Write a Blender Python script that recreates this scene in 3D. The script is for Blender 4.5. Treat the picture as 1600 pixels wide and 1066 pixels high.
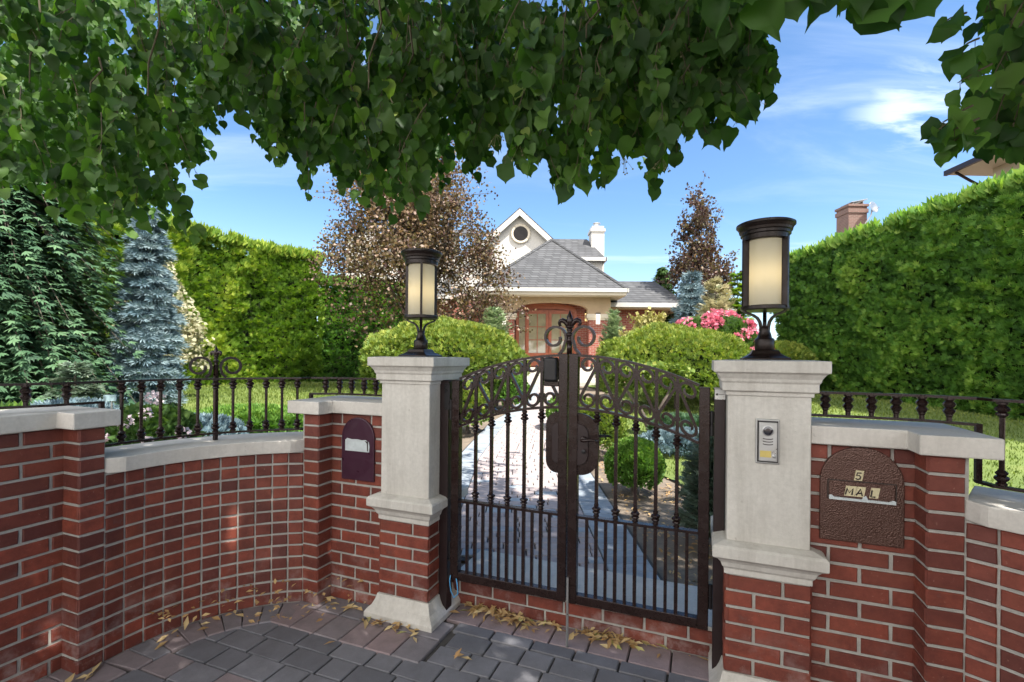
import bpy, bmesh, math, random
import numpy as np
from mathutils import Vector
random.seed(7)
rng = np.random.default_rng(7)
R = math.radians
SC = bpy.context.scene
COL = SC.collection
for o in list(bpy.data.objects): bpy.data.objects.remove(o)

# ------------------------------------------------------------------ camera, sky, sun, exposure
F, PX, PY, CH, ROLL = 750.0, 800.0, 559.5, 1.40, R(0.55)     # focal (px at 1600 wide), principal point, eye height, roll
cam_d = bpy.data.cameras.new('camera'); cam = bpy.data.objects.new('camera', cam_d); COL.objects.link(cam)
cam.location = (0, 0, CH); cam.rotation_mode = 'YXZ'
cam.rotation_euler = (R(90), ROLL, 0)
cam_d.sensor_width = 36; cam_d.lens = 36*F/1600; cam_d.shift_y = (PY-533)/1600
cam_d.clip_start = 0.05; cam_d.clip_end = 3000
from mathutils import Matrix
cam.rotation_mode = 'QUATERNION'
cam.rotation_quaternion = (Matrix.Rotation(R(90), 3, 'X') @ Matrix.Rotation(ROLL, 3, 'Z')).to_quaternion()
SC.camera = cam
SUN = Vector((0.60, -0.50, 1.22)).normalized()               # towards the sun
w = bpy.data.worlds.new('World'); SC.world = w; w.use_nodes = True
nt = w.node_tree; nt.nodes.clear()
out = nt.nodes.new('ShaderNodeOutputWorld'); bg = nt.nodes.new('ShaderNodeBackground')
sky = nt.nodes.new('ShaderNodeTexSky'); sky.sky_type = 'NISHITA'; sky.sun_disc = False
sky.sun_elevation = math.asin(SUN.z); sky.sun_rotation = math.atan2(SUN.x, SUN.y)
sky.air_density = 1.0; sky.dust_density = 0.15; sky.ozone_density = 3.5
bg.inputs[1].default_value = 0.10
tc = nt.nodes.new('ShaderNodeTexCoord'); sep = nt.nodes.new('ShaderNodeSeparateXYZ')
nt.links.new(tc.outputs['Generated'], sep.inputs[0])
mx = nt.nodes.new('ShaderNodeMath'); mx.operation = 'MAXIMUM'; mx.inputs[1].default_value = 0.06
nt.links.new(sep.outputs[2], mx.inputs[0])
def wmath(op, a, b):
    n = nt.nodes.new('ShaderNodeMath'); n.operation = op
    for i, v in enumerate((a, b)):
        if isinstance(v, (int, float)): n.inputs[i].default_value = v
        else: nt.links.new(v, n.inputs[i])
    return n.outputs[0]
zz = wmath('ADD', mx.outputs[0], 0.12)
cx = wmath('DIVIDE', sep.outputs[0], zz); cy = wmath('DIVIDE', sep.outputs[1], zz)
comb = nt.nodes.new('ShaderNodeCombineXYZ'); nt.links.new(cx, comb.inputs[0]); nt.links.new(cy, comb.inputs[1])
mp = nt.nodes.new('ShaderNodeMapping'); mp.inputs['Rotation'].default_value = (0, 0, R(-35)); mp.inputs['Scale'].default_value = (0.55, 1.7, 1)
nt.links.new(comb.outputs[0], mp.inputs[0])
def wnoise(scale, det, dist, vec=mp.outputs[0], rough=0.6):
    n = nt.nodes.new('ShaderNodeTexNoise'); n.inputs['Scale'].default_value = scale
    n.inputs['Detail'].default_value = det; n.inputs['Distortion'].default_value = dist; n.inputs['Roughness'].default_value = rough
    nt.links.new(vec, n.inputs['Vector']); return n.outputs['Fac']
def wramp(v, a, b, lo=0.0, hi=1.0):
    n = nt.nodes.new('ShaderNodeMapRange'); n.inputs[1].default_value = a; n.inputs[2].default_value = b
    n.inputs[3].default_value = lo; n.inputs[4].default_value = hi; n.interpolation_type = 'SMOOTHSTEP'
    nt.links.new(v, n.inputs[0]); return n.outputs[0]
c1 = wramp(wnoise(1.1, 9, 0.9), 0.45, 0.80)
c2 = wramp(wnoise(0.5, 2, 0.2), 0.35, 0.65, 0.25, 1.0)
cl = wmath('MULTIPLY', wmath('MULTIPLY', c1, c2), 0.62)
# one brighter wisp where the photo has it (upper right), a lens of cloud in sky direction
def wisp(d, rad):
    v = nt.nodes.new('ShaderNodeVectorMath'); v.operation = 'DISTANCE'; v.inputs[1].default_value = d
    m2 = nt.nodes.new('ShaderNodeVectorMath'); m2.operation = 'NORMALIZE'; nt.links.new(tc.outputs['Generated'], m2.inputs[0])
    nt.links.new(m2.outputs[0], v.inputs[0])
    return wramp(v.outputs['Value'], rad, rad*0.15, 0.0, 1.0)
wd = Vector((1425-800, 750, 559-165)).normalized()
wp = wisp(wd, 0.105)
wn = wramp(wnoise(3.0, 8, 0.7), 0.40, 0.62)
cl = wmath('MAXIMUM', cl, wmath('MULTIPLY', wmath('MULTIPLY', wp, wn), 0.72))
hz = wramp(sep.outputs[2], 0.30, 0.0, 0.0, 0.30)
cl = wmath('MAXIMUM', cl, hz)
mix = nt.nodes.new('ShaderNodeMixRGB'); nt.links.new(cl, mix.inputs[0]); tnt = nt.nodes.new('ShaderNodeMixRGB'); tnt.blend_type = 'MULTIPLY'; tnt.inputs[0].default_value = 1.0; tnt.inputs[2].default_value = (0.78, 0.91, 0.98, 1)
nt.links.new(sky.outputs[0], tnt.inputs[1]); nt.links.new(tnt.outputs[0], mix.inputs[1])
mix.inputs[2].default_value = (5.2, 5.8, 6.6, 1)
# unseen bright cloud bank, added behind the viewer to lift the shaded gate front
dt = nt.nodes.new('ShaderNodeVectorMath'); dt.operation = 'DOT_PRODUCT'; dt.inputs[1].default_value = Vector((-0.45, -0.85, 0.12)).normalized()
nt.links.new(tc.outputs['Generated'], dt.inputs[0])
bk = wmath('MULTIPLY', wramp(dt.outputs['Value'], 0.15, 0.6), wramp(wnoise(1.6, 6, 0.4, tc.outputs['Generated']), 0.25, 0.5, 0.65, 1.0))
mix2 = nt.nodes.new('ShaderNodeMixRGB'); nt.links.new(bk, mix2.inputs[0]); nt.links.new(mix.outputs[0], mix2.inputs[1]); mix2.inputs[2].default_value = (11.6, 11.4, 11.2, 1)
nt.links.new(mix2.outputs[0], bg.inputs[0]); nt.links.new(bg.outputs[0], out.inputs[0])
sd = bpy.data.lights.new('sun', 'SUN'); sd.energy = 4.0; sd.angle = R(0.5); sd.color = (1, 0.955, 0.88)
so = bpy.data.objects.new('sun', sd); COL.objects.link(so); so.rotation_euler = (-SUN).to_track_quat('-Z', 'Y').to_euler()
SC.view_settings.view_transform = 'Standard'; SC.view_settings.look = 'None'
SC.view_settings.exposure = 1.4; SC.view_settings.gamma = 1
SC.render.engine = 'CYCLES'
SC.cycles.max_bounces = 8; SC.cycles.diffuse_bounces = 4; SC.cycles.transmission_bounces = 5

# ------------------------------------------------------------------ projection helpers
def at(px, py, Y):
    """world point seen at photo pixel (px,py) at distance Y along the view axis"""
    u, v = px-PX, py-PY
    c, s = math.cos(ROLL), math.sin(ROLL)
    uu, vv = u*c+v*s, -u*s+v*c
    return Vector((uu*Y/F, Y, CH-vv*Y/F))
E = Vector((0.931, -0.365, 0)).normalized(); N = Vector((0.365, 0.931, 0)).normalized()
O = Vector((-0.428, 2.503, 0))
def L(s, t, z=0): return O+E*s+N*t+Vector((0, 0, z))

# ------------------------------------------------------------------ object helpers
def setp(o, label=None, cat=None, group=None, kind=None):
    if label: o['label'] = label
    if cat: o['category'] = cat
    if group: o['group'] = group
    if kind: o['kind'] = kind
    return o
def thing(name, loc, label, cat, group=None):
    o = bpy.data.objects.new(name, None); COL.objects.link(o); o.location = loc; o.empty_display_size = 0.1
    return setp(o, label, cat, group)
def wl(o):
    v = Vector((0, 0, 0))
    while o: v = v+o.location; o = o.parent
    return v
def mesh(name, V, Fc, mats, parent=None, smooth=False, midx=None, attr=None):
    off = wl(parent) if parent else Vector((0, 0, 0))
    me = bpy.data.meshes.new(name)
    me.from_pydata([tuple(Vector(v)-off) for v in V], [], Fc)
    if not isinstance(mats, (list, tuple)): mats = [mats]
    for m in mats: me.materials.append(m)
    if midx: me.polygons.foreach_set('material_index', midx)
    if smooth: me.polygons.foreach_set('use_smooth', [True]*len(Fc))
    if attr is not None:
        a = me.attributes.new('rnd', 'FLOAT', 'POINT'); a.data.foreach_set('value', attr)
    me.update()
    o = bpy.data.objects.new(name, me); COL.objects.link(o)
    if parent: o.parent = parent
    return o
def tri_mesh(name, V, T, mats, parent=None, rnd=None, smooth=False, midx=None):
    off = np.array(wl(parent)) if parent else np.zeros(3)
    me = bpy.data.meshes.new(name); V = (V-off).astype(np.float32); nv, nf = len(V), len(T)
    me.vertices.add(nv); me.vertices.foreach_set('co', V.ravel())
    me.loops.add(nf*3); me.loops.foreach_set('vertex_index', T.astype(np.int32).ravel())
    me.polygons.add(nf); me.polygons.foreach_set('loop_start', np.arange(0, nf*3, 3, dtype=np.int32))
    me.polygons.foreach_set('loop_total', np.full(nf, 3, dtype=np.int32))
    if not isinstance(mats, (list, tuple)): mats = [mats]
    for m in mats: me.materials.append(m)
    if midx is not None: me.polygons.foreach_set('material_index', midx.astype(np.int32))
    if smooth: me.polygons.foreach_set('use_smooth', np.ones(nf, dtype=bool))
    me.update(calc_edges=True)
    if rnd is not None:
        a = me.attributes.new('rnd', 'FLOAT', 'POINT'); a.data.foreach_set('value', rnd.astype(np.float32))
    o = bpy.data.objects.new(name, me); COL.objects.link(o)
    if parent: o.parent = parent
    return o
def bevel(o, w=0.004, seg=2):
    m = o.modifiers.new('bevel', 'BEVEL'); m.width = w; m.segments = seg; m.limit_method = 'ANGLE'; m.angle_limit = R(35)
    return o
class MB:
    def __init__(s): s.V = []; s.F = []; s.A = []; s.M = []
    def add(s, V, Fc, a=0.5, m=0):
        b = len(s.V); s.V += [Vector(v) for v in V]; s.F += [tuple(b+i for i in f) for f in Fc]; s.A += [a]*len(V); s.M += [m]*len(Fc)
    def box(s, c, ax, ay, az, a=0.5, m=0):
        """centre c and half-extent vectors"""
        P = [c+ax*i+ay*j+az*k for k in (-1, 1) for j in (-1, 1) for i in (-1, 1)]
        s.add(P, [(0, 2, 3, 1), (4, 5, 7, 6), (0, 1, 5, 4), (2, 6, 7, 3), (0, 4, 6, 2), (1, 3, 7, 5)], a, m)
    def lb(s, s0, s1, t0, t1, z0, z1, a=0.5, m=0):
        s.box(L((s0+s1)/2, (t0+t1)/2, (z0+z1)/2), E*((s1-s0)/2), N*((t1-t0)/2), Vector((0, 0, (z1-z0)/2)), a, m)
    def wb(s, x0, x1, y0, y1, z0, z1, a=0.5, m=0):
        s.box(Vector(((x0+x1)/2, (y0+y1)/2, (z0+z1)/2)), Vector(((x1-x0)/2, 0, 0)), Vector((0, (y1-y0)/2, 0)), Vector((0, 0, (z1-z0)/2)), a, m)
    def loft(s, rings, cap=True, closed=True, a=0.5, m=0):
        b = len(s.V); n = len(rings[0])
        for r in rings: s.V += [Vector(v) for v in r]; s.A += [a]*n
        for i in range(len(rings)-1):
            for j in range(n if closed else n-1):
                k = (j+1) % n
                s.F.append((b+i*n+j, b+i*n+k, b+(i+1)*n+k, b+(i+1)*n+j)); s.M.append(m)
        if cap and closed:
            s.F.append(tuple(b+j for j in range(n))[::-1]); s.F.append(tuple(b+(len(rings)-1)*n+j for j in range(n))); s.M += [m, m]
    def prism(s, poly, z0, z1, a=0.5, m=0):
        s.loft([[Vector((p[0], p[1], z0)) for p in poly], [Vector((p[0], p[1], z1)) for p in poly]], a=a, m=m)
    def lathe(s, c, prof, seg=16, ax=None, a=0.5, m=0):
        """prof: (radius, height) list; axis z unless ax=(X,Y,Z) frame"""
        X, Y, Z = ax if ax else (Vector((1, 0, 0)), Vector((0, 1, 0)), Vector((0, 0, 1)))
        s.loft([[c+X*(r*math.cos(2*math.pi*k/seg))+Y*(r*math.sin(2*math.pi*k/seg))+Z*h for k in range(seg)] for r, h in prof], a=a, m=m)
    def sqloft(s, c, prof, X=E, Y=N, a=0.5, m=0):
        s.loft([[c+X*(r*i)+Y*(r*j)+Vector((0, 0, h)) for i, j in ((-1, -1), (1, -1), (1, 1), (-1, 1))] for r, h in prof], a=a, m=m)
    def tube(s, pts, rad, seg=6, a=0.5, m=0):
        pts = [Vector(p) for p in pts]; n = len(pts)
        if not isinstance(rad, (list, tuple)): rad = [rad]*n
        rings = []; up = Vector((0, 0, 1)); prev = None
        for i, p in enumerate(pts):
            d = (pts[min(i+1, n-1)]-pts[max(i-1, 0)]).normalized()
            if prev is None:
                x = d.cross(up) if abs(d.z) < 0.95 else d.cross(Vector((1, 0, 0)))
            else: x = prev-d*prev.dot(d)
            x.normalize(); prev = x; y = d.cross(x)
            rings.append([p+(x*math.cos(2*math.pi*k/seg)+y*math.sin(2*math.pi*k/seg))*rad[i] for k in range(seg)])
        s.loft(rings, a=a, m=m)
    def bar(s, pts, B, a_, b_, m=0, taper=None):
        """rectangular bar swept along planar pts; B binormal, a_ in-plane half thickness, b_ half depth"""
        n = len(pts); rings = []
        for i, p in enumerate(pts):
            d = (pts[min(i+1, n-1)]-pts[max(i-1, 0)]).normalized(); x = d.cross(B).normalized()
            k = taper[i] if taper else 1
            rings.append([p+x*(a_*k*i_)+B*(b_*k*j_) for i_, j_ in ((-1, -1), (1, -1), (1, 1), (-1, 1))])
        s.loft(rings, m=m)
    def build(s, name, mat, parent=None, smooth=False):
        return mesh(name, s.V, s.F, mat, parent, smooth, s.M, s.A)
def copy_tree(o, parent=None):
    c = o.copy(); COL.objects.link(c); c.parent = parent
    for ch in list(o.children): copy_tree(ch, c)
    return c

# ------------------------------------------------------------------ materials
def newmat(name):
    m = bpy.data.materials.new(name); m.use_nodes = True; t = m.node_tree; b = t.nodes['Principled BSDF']; return m, t, b
class NG:
    def __init__(s, t): s.t = t
    def n(s, typ, **kw):
        x = s.t.nodes.new(typ)
        for k, v in kw.items(): setattr(x, k, v)
        return x
    def l(s, a, b): s.t.links.new(a, b)
    def obj(s): return s.n('ShaderNodeTexCoord').outputs['Object']
    def noise(s, scale, det=4, rough=0.6, vec=None, dist=0):
        x = s.n('ShaderNodeTexNoise'); x.inputs['Scale'].default_value = scale; x.inputs['Detail'].default_value = det
        x.inputs['Roughness'].default_value = rough; x.inputs['Distortion'].default_value = dist
        if vec is None: vec = s.obj()
        s.l(vec, x.inputs['Vector']); return x.outputs['Fac']
    def ramp(s, f, stops):
        x = s.n('ShaderNodeValToRGB'); e = x.color_ramp.elements
        while len(e) > 1: e.remove(e[-1])
        e[0].position = stops[0][0]; e[0].color = (*stops[0][1], 1)
        for p, c in stops[1:]:
            k = e.new(p); k.color = (*c, 1)
        s.l(f, x.inputs[0]); return x.outputs[0]
    def mix(s, f, a, b, mode='MIX'):
        x = s.n('ShaderNodeMixRGB', blend_type=mode)
        for i, v in enumerate((f, a, b)):
            if isinstance(v, (int, float)): x.inputs[i].default_value = v
            elif isinstance(v, tuple): x.inputs[i].default_value = (*v, 1)
            else: s.l(v, x.inputs[i])
        return x.outputs[0]
    def rng(s, f, a, b, lo, hi):
        x = s.n('ShaderNodeMapRange'); s.l(f, x.inputs[0])
        for i, v in enumerate((a, b, lo, hi)): x.inputs[i+1].default_value = v
        return x.outputs[0]
    def math(s, op, a, b):
        x = s.n('ShaderNodeMath', operation=op)
        for i, v in enumerate((a, b)):
            if isinstance(v, (int, float)): x.inputs[i].default_value = v
            else: s.l(v, x.inputs[i])
        return x.outputs[0]
    def bump(s, b, f, st=0.3, d=0.01):
        x = s.n('ShaderNodeBump'); x.inputs['Strength'].default_value = st; x.inputs['Distance'].default_value = d
        s.l(f, x.inputs['Height']); s.l(x.outputs[0], b.inputs['Normal'])
    def attr(s, name='rnd'):
        x = s.n('ShaderNodeAttribute'); x.attribute_name = name; return x.outputs['Fac']
def stone(name, c1, c2, scale=6, rough=0.8, bs=0.25, stain=0.0, stain_col=(0.2, 0.18, 0.15)):
    m, t, b = newmat(name); g = NG(t)
    f = g.noise(scale, 8, 0.65); c = g.ramp(f, [(0.3, c1), (0.7, c2)])
    f2 = g.noise(scale*14, 3); c = g.mix(g.rng(f2, 0.35, 0.75, 0.0, 0.35), c, tuple(x*0.72 for x in c1))
    if stain:
        mp = g.n('ShaderNodeMapping'); mp.inputs['Scale'].default_value = (9, 9, 0.9); g.l(g.obj(), mp.inputs[0])
        s_ = g.noise(1.2, 6, 0.72, mp.outputs[0]); c = g.mix(g.rng(s_, 0.48, 0.74, 0.0, stain), c, stain_col)
        v = g.noise(45, 2); c = g.mix(g.rng(v, 0.70, 0.76, 0.0, 0.5), c, stain_col)
    g.l(c, b.inputs['Base Color']); b.inputs['Roughness'].default_value = rough
    g.bump(b, g.mix(0.5, f2, g.noise(scale*45, 2)), bs, 0.004); return m
def brick_mat(name, lo, hi, dark=(0.07, 0.02, 0.02)):
    m, t, b = newmat(name); g = NG(t)
    a = g.attr(); c = g.ramp(a, [(0, dark), (0.22, lo), (0.75, hi), (1, tuple(min(1, x*1.25) for x in hi))])
    f = g.noise(11, 9, 0.75); c = g.mix(g.rng(f, 0.35, 0.68, 0.0, 0.75), c, tuple(x*0.50 for x in lo))
    c = g.mix(g.rng(g.noise(3.5, 4), 0.5, 0.75, 0.0, 0.45), c, (hi[0]*1.15, hi[1]*1.5, hi[2]*1.35))
    f3 = g.noise(5.5, 6, 0.75); c = g.mix(g.rng(f3, 0.62, 0.85, 0.0, 0.30), c, (0.42, 0.34, 0.34))
    f4 = g.noise(90, 3); c = g.mix(g.rng(f4, 0.66, 0.75, 0.0, 0.45), c, (0.35, 0.2, 0.15))
    tcg = g.n('ShaderNodeNewGeometry'); sp = g.n('ShaderNodeSeparateXYZ'); g.l(tcg.outputs['Position'], sp.inputs[0])
    low = g.rng(sp.outputs[2], 0.0, 0.34, 1.0, 0.0)                    # salt bloom low on the wall
    ef = g.rng(g.noise(7, 6, 0.7), 0.50, 0.66, 0.0, 1.0); c = g.mix(g.math('MULTIPLY', g.math('MULTIPLY', low, ef), 0.35), c, (0.5, 0.46, 0.45))
    g.l(c, b.inputs['Base Color']); g.l(g.rng(f, 0.3, 0.7, 0.5, 0.8), b.inputs['Roughness'])
    g.bump(b, g.mix(0.5, g.noise(60, 5, 0.7), f), 0.5, 0.005); return m
def metal(name, col, rough=0.38, met=0.35, bumps=0.15, sc=120, spec=0.5):
    m, t, b = newmat(name); g = NG(t)
    f = g.noise(sc, 4, 0.6); c = g.mix(g.rng(g.noise(9, 6), 0.4, 0.8, 0, 0.5), col, tuple(x*1.4+0.002 for x in col))
    g.l(c, b.inputs['Base Color']); b.inputs['Metallic'].default_value = met
    g.l(g.rng(g.noise(25, 3), 0.3, 0.7, rough-0.1, rough+0.12), b.inputs['Roughness'])
    g.bump(b, f, bumps, 0.003); return m
def leafmat(name, stops, trans=0.35, rough=0.5, tint=(1.25, 1.35, 0.5), spec=0.35, veins=False):
    m, t, b = newmat(name); g = NG(t)
    c = g.ramp(g.attr(), stops)
    c = g.mix(g.rng(g.noise(3.0, 3), 0.3, 0.7, 0.0, 0.35), c, tuple(x*0.6 for x in stops[0][1]))
    g.l(c, b.inputs['Base Color']); b.inputs['Roughness'].default_value = rough; b.inputs['Specular IOR Level'].default_value = spec
    tr = g.n('ShaderNodeBsdfTranslucent'); tc_ = g.mix(1.0, c, tint, 'MULTIPLY'); g.l(tc_, tr.inputs[0])
    ms = g.n('ShaderNodeMixShader'); ms.inputs[0].default_value = trans
    g.l(b.outputs[0], ms.inputs[1]); g.l(tr.outputs[0], ms.inputs[2])
    o = [x for x in t.nodes if x.type == 'OUTPUT_MATERIAL'][0]; g.l(ms.outputs[0], o.inputs[0]); return m
def plain(name, col, rough=0.6, met=0.0, var=0.25, scale=20, bs=0.1, spec=0.5):
    m, t, b = newmat(name); g = NG(t)
    f = g.noise(scale, 5); c = g.mix(g.rng(f, 0.3, 0.7, 0, 1), col, tuple(x*(1-var) for x in col))
    g.l(c, b.inputs['Base Color']); b.inputs['Roughness'].default_value = rough; b.inputs['Metallic'].default_value = met
    b.inputs['Specular IOR Level'].default_value = spec
    if bs: g.bump(b, f, bs, 0.005)
    return m
M = {}
M['brick'] = brick_mat('red_brick', (0.145, 0.031, 0.019), (0.210, 0.044, 0.024), (0.098, 0.024, 0.018))
M['mortar'] = stone('mortar', (0.30, 0.28, 0.25), (0.47, 0.445, 0.40), 20, 0.95, 0.5)
M['lime'] = stone('limestone', (0.50, 0.475, 0.425), (0.62, 0.59, 0.535), 4, 0.85, 0.3, 0.55, (0.30, 0.27, 0.23))
M['cope'] = stone('coping_stone', (0.51, 0.475, 0.425), (0.63, 0.595, 0.54), 5, 0.8, 0.3, 0.3, (0.3, 0.28, 0.25))
M['iron'] = metal('brown_iron', (0.021, 0.0105, 0.009), 0.25, 0.3)
M['post'] = metal('dark_post', (0.018, 0.008, 0.008), 0.40, 0.15)
M['black'] = metal('black_metal', (0.012, 0.011, 0.012), 0.35, 0.3)
M['lampm'] = metal('lamp_bronze', (0.018, 0.011, 0.009), 0.35, 0.4)
M['hammer'] = metal('hammered_copper', (0.095, 0.050, 0.038), 0.30, 0.5, 1.0, 170)
_t = M['hammer'].node_tree; _v = _t.nodes.new('ShaderNodeTexVoronoi'); _v.inputs['Scale'].default_value = 210; _t.links.new([n for n in _t.nodes if n.type == 'TEX_COORD'][0].outputs['Object'], _v.inputs['Vector'])
_b = [n for n in _t.nodes if n.type == 'BUMP'][0]; _b.inputs['Distance'].default_value = 0.0013; _t.links.new(_v.outputs['Distance'], _b.inputs['Height'])
M['purple'] = metal('dark_purple_paint', (0.045, 0.014, 0.028), 0.35, 0.1)
M['steel'] = metal('brushed_steel', (0.42, 0.42, 0.41), 0.35, 0.8)
M['sticker'] = plain('sticker_cream', (0.62, 0.54, 0.33), 0.5)
M['ink'] = plain('ink', (0.03, 0.02, 0.015), 0.6)
M['white'] = plain('white_paint', (0.58, 0.56, 0.52), 0.6, var=0.12)
M['slotw'] = plain('slot_white', (0.55, 0.60, 0.60), 0.6)
M['blue'] = plain('blue_cord', (0.08, 0.35, 0.65), 0.5)
M['stucco'] = plain('beige_stucco', (0.50, 0.365, 0.23), 0.9, var=0.12, scale=4)
M['stucco_w'] = plain('white_stucco', (0.60, 0.57, 0.52), 0.9, var=0.08, scale=4)
M['trim'] = plain('cream_trim', (0.66, 0.58, 0.46), 0.7, var=0.08)
M['soil'] = stone('garden_soil', (0.13, 0.10, 0.075), (0.28, 0.22, 0.16), 5, 0.95, 1.0)
M['bark'] = stone('bark', (0.06, 0.045, 0.035), (0.15, 0.12, 0.095), 14, 0.95, 0.9)
M['wood'] = plain('mahogany_door', (0.40, 0.115, 0.055), 0.4, var=0.3, scale=8)
def glassmat(name, col, rough=0.05):
    m, t, b = newmat(name); g = NG(t); f = g.noise(3, 3)
    g.l(g.mix(f, col, tuple(x*0.5 for x in col)), b.inputs['Base Color']); b.inputs['Roughness'].default_value = rough
    b.inputs['Specular IOR Level'].default_value = 0.9; b.inputs['Coat Weight'].default_value = 0.6; return m
M['glass'] = glassmat('window_glass', (0.42, 0.38, 0.25)); M['glassd'] = glassmat('dark_window_glass', (0.015, 0.011, 0.010), 0.25); M['glassd'].node_tree.nodes['Principled BSDF'].inputs['Coat Weight'].default_value = 0; M['glassd'].node_tree.nodes['Principled BSDF'].inputs['Specular IOR Level'].default_value = 0.25  # window_glass: cream reflection on the door panes put into the base colour
# frosted lamp glass: translucent, lit by the bulb inside
m, t, b = newmat('frosted_glass'); g = NG(t); tr = g.n('ShaderNodeBsdfTranslucent'); tr.inputs[0].default_value = (0.95, 0.90, 0.76, 1)
b.inputs['Base Color'].default_value = (0.72, 0.69, 0.58, 1); b.inputs['Roughness'].default_value = 0.35
ms = g.n('ShaderNodeMixShader'); ms.inputs[0].default_value = 0.62; g.l(b.outputs[0], ms.inputs[1]); g.l(tr.outputs[0], ms.inputs[2])
g.l(ms.outputs[0], [x for x in t.nodes if x.type == 'OUTPUT_MATERIAL'][0].inputs[0]); M['frost'] = m
# pavers
def paver(name, stops):
    m, t, b = newmat(name); g = NG(t); c = g.ramp(g.attr(), stops)
    f = g.noise(9, 7, 0.7); c = g.mix(g.rng(f, 0.35, 0.75, 0, 0.45), c, (0.055, 0.052, 0.052))
    f2 = g.noise(150, 2); c = g.mix(g.rng(f2, 0.68, 0.74, 0, 0.5), c, (0.4, 0.38, 0.35))
    g.l(c, b.inputs['Base Color']); b.inputs['Roughness'].default_value = 0.8
    g.bump(b, g.mix(0.5, g.noise(70, 4, 0.7), f), 0.55, 0.005); return m
M['paver'] = paver('paver', [(0.0, (0.135, 0.135, 0.150)), (0.40, (0.205, 0.203, 0.222)), (0.55, (0.25, 0.205, 0.21)), (1.0, (0.34, 0.24, 0.24))])
M['path_paver'] = paver('path_paver', [(0.0, (0.29, 0.33, 0.37)), (0.40, (0.37, 0.41, 0.45)), (0.55, (0.41, 0.345, 0.335)), (1.0, (0.50, 0.415, 0.39))])
M['joint'] = stone('joint_sand', (0.05, 0.045, 0.04), (0.10, 0.09, 0.08), 20, 1.0, 0.5)
# brick texture for far walls, shingles for roofs
def texbrick(name, c1, c2, mort, scale, bw, rh, ms_=0.01, axis='XZ', bs=0.3):
    m, t, b = newmat(name); g = NG(t); sp = g.n('ShaderNodeSeparateXYZ'); g.l(g.obj(), sp.inputs[0]); cb = g.n('ShaderNodeCombineXYZ')
    g.l(g.math('ADD', sp.outputs[0], g.math('MULTIPLY', sp.outputs[1], 1.0 if axis == 'XZ' else 0.0)), cb.inputs[0])
    g.l(sp.outputs[2] if axis[1] == 'Z' else sp.outputs[1], cb.inputs[1])
    x = g.n('ShaderNodeTexBrick'); x.inputs['Scale'].default_value = scale; x.inputs['Brick Width'].default_value = bw; x.inputs['Row Height'].default_value = rh
    x.inputs['Mortar Size'].default_value = ms_; x.inputs['Color1'].default_value = (*c1, 1); x.inputs['Color2'].default_value = (*c2, 1); x.inputs['Mortar'].default_value = (*mort, 1)
    x.inputs['Mortar Smooth'].default_value = 0.3; x.inputs['Bias'].default_value = 0.0
    g.l(cb.outputs[0], x.inputs['Vector']); c = g.mix(g.rng(g.noise(2.5, 6), 0.3, 0.7, 0, 0.3), x.outputs[0], tuple(v*0.6 for v in c1))
    g.l(c, b.inputs['Base Color']); b.inputs['Roughness'].default_value = 0.85; g.bump(b, x.outputs['Fac'], -bs, 0.01); return m
M['farbrick'] = texbrick('house_brick', (0.36, 0.085, 0.055), (0.27, 0.055, 0.04), (0.42, 0.33, 0.27), 1, 0.22, 0.075, 0.010)
M['shingle'] = texbrick('roof_shingles', (0.115, 0.116, 0.12), (0.060, 0.061, 0.065), (0.03, 0.03, 0.03), 1, 0.34, 0.115, 0.018)
M['nroof'] = texbrick('brown_shingles', (0.22, 0.14, 0.10), (0.15, 0.10, 0.08), (0.08, 0.05, 0.04), 1, 0.4, 0.14, 0.02)
M['nbrick'] = texbrick('neighbour_brick', (0.22, 0.12, 0.095), (0.17, 0.095, 0.075), (0.25, 0.20, 0.17), 1, 0.22, 0.075, 0.010)
M['nwall'] = texbrick('neighbour_wall', (0.50, 0.42, 0.30), (0.44, 0.36, 0.26), (0.45, 0.40, 0.32), 1, 0.4, 0.2, 0.012)
# leaves
M['linden'] = leafmat('linden_leaf', [(0, (0.026, 0.066, 0.018)), (0.45, (0.066, 0.142, 0.032)), (0.85, (0.15, 0.26, 0.055)), (1, (0.32, 0.40, 0.10))], 0.45, 0.5, (1.4, 1.8, 0.45), 0.25)
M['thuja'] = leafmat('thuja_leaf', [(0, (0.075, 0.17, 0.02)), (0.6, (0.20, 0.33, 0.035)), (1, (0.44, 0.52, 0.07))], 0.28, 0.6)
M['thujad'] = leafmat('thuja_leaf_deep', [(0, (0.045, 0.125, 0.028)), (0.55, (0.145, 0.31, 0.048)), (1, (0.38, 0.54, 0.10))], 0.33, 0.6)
M['dark'] = leafmat('dark_conifer', [(0, (0.028, 0.065, 0.036)), (0.55, (0.060, 0.135, 0.065)), (1, (0.14, 0.25, 0.12))], 0.15, 0.6)
M['bluesp'] = leafmat('blue_spruce_needles', [(0, (0.09, 0.15, 0.18)), (0.5, (0.16, 0.25, 0.29)), (1, (0.30, 0.39, 0.40))], 0.1, 0.65, (1, 1, 1))
M['yew'] = leafmat('yew_leaf', [(0, (0.08, 0.15, 0.028)), (0.55, (0.20, 0.28, 0.045)), (1, (0.46, 0.46, 0.08))], 0.25, 0.6)
M['box'] = leafmat('boxwood_leaf', [(0, (0.06, 0.15, 0.025)), (0.6, (0.14, 0.28, 0.045)), (1, (0.30, 0.44, 0.07))], 0.25, 0.5)
M['copper'] = leafmat('copper_leaf', [(0, (0.045, 0.028, 0.03)), (0.35, (0.12, 0.062, 0.055)), (0.58, (0.13, 0.12, 0.045)), (0.8, (0.26, 0.17, 0.085)), (1, (0.48, 0.34, 0.27))], 0.25, 0.45, (1.2, 1.0, 0.6))
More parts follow.
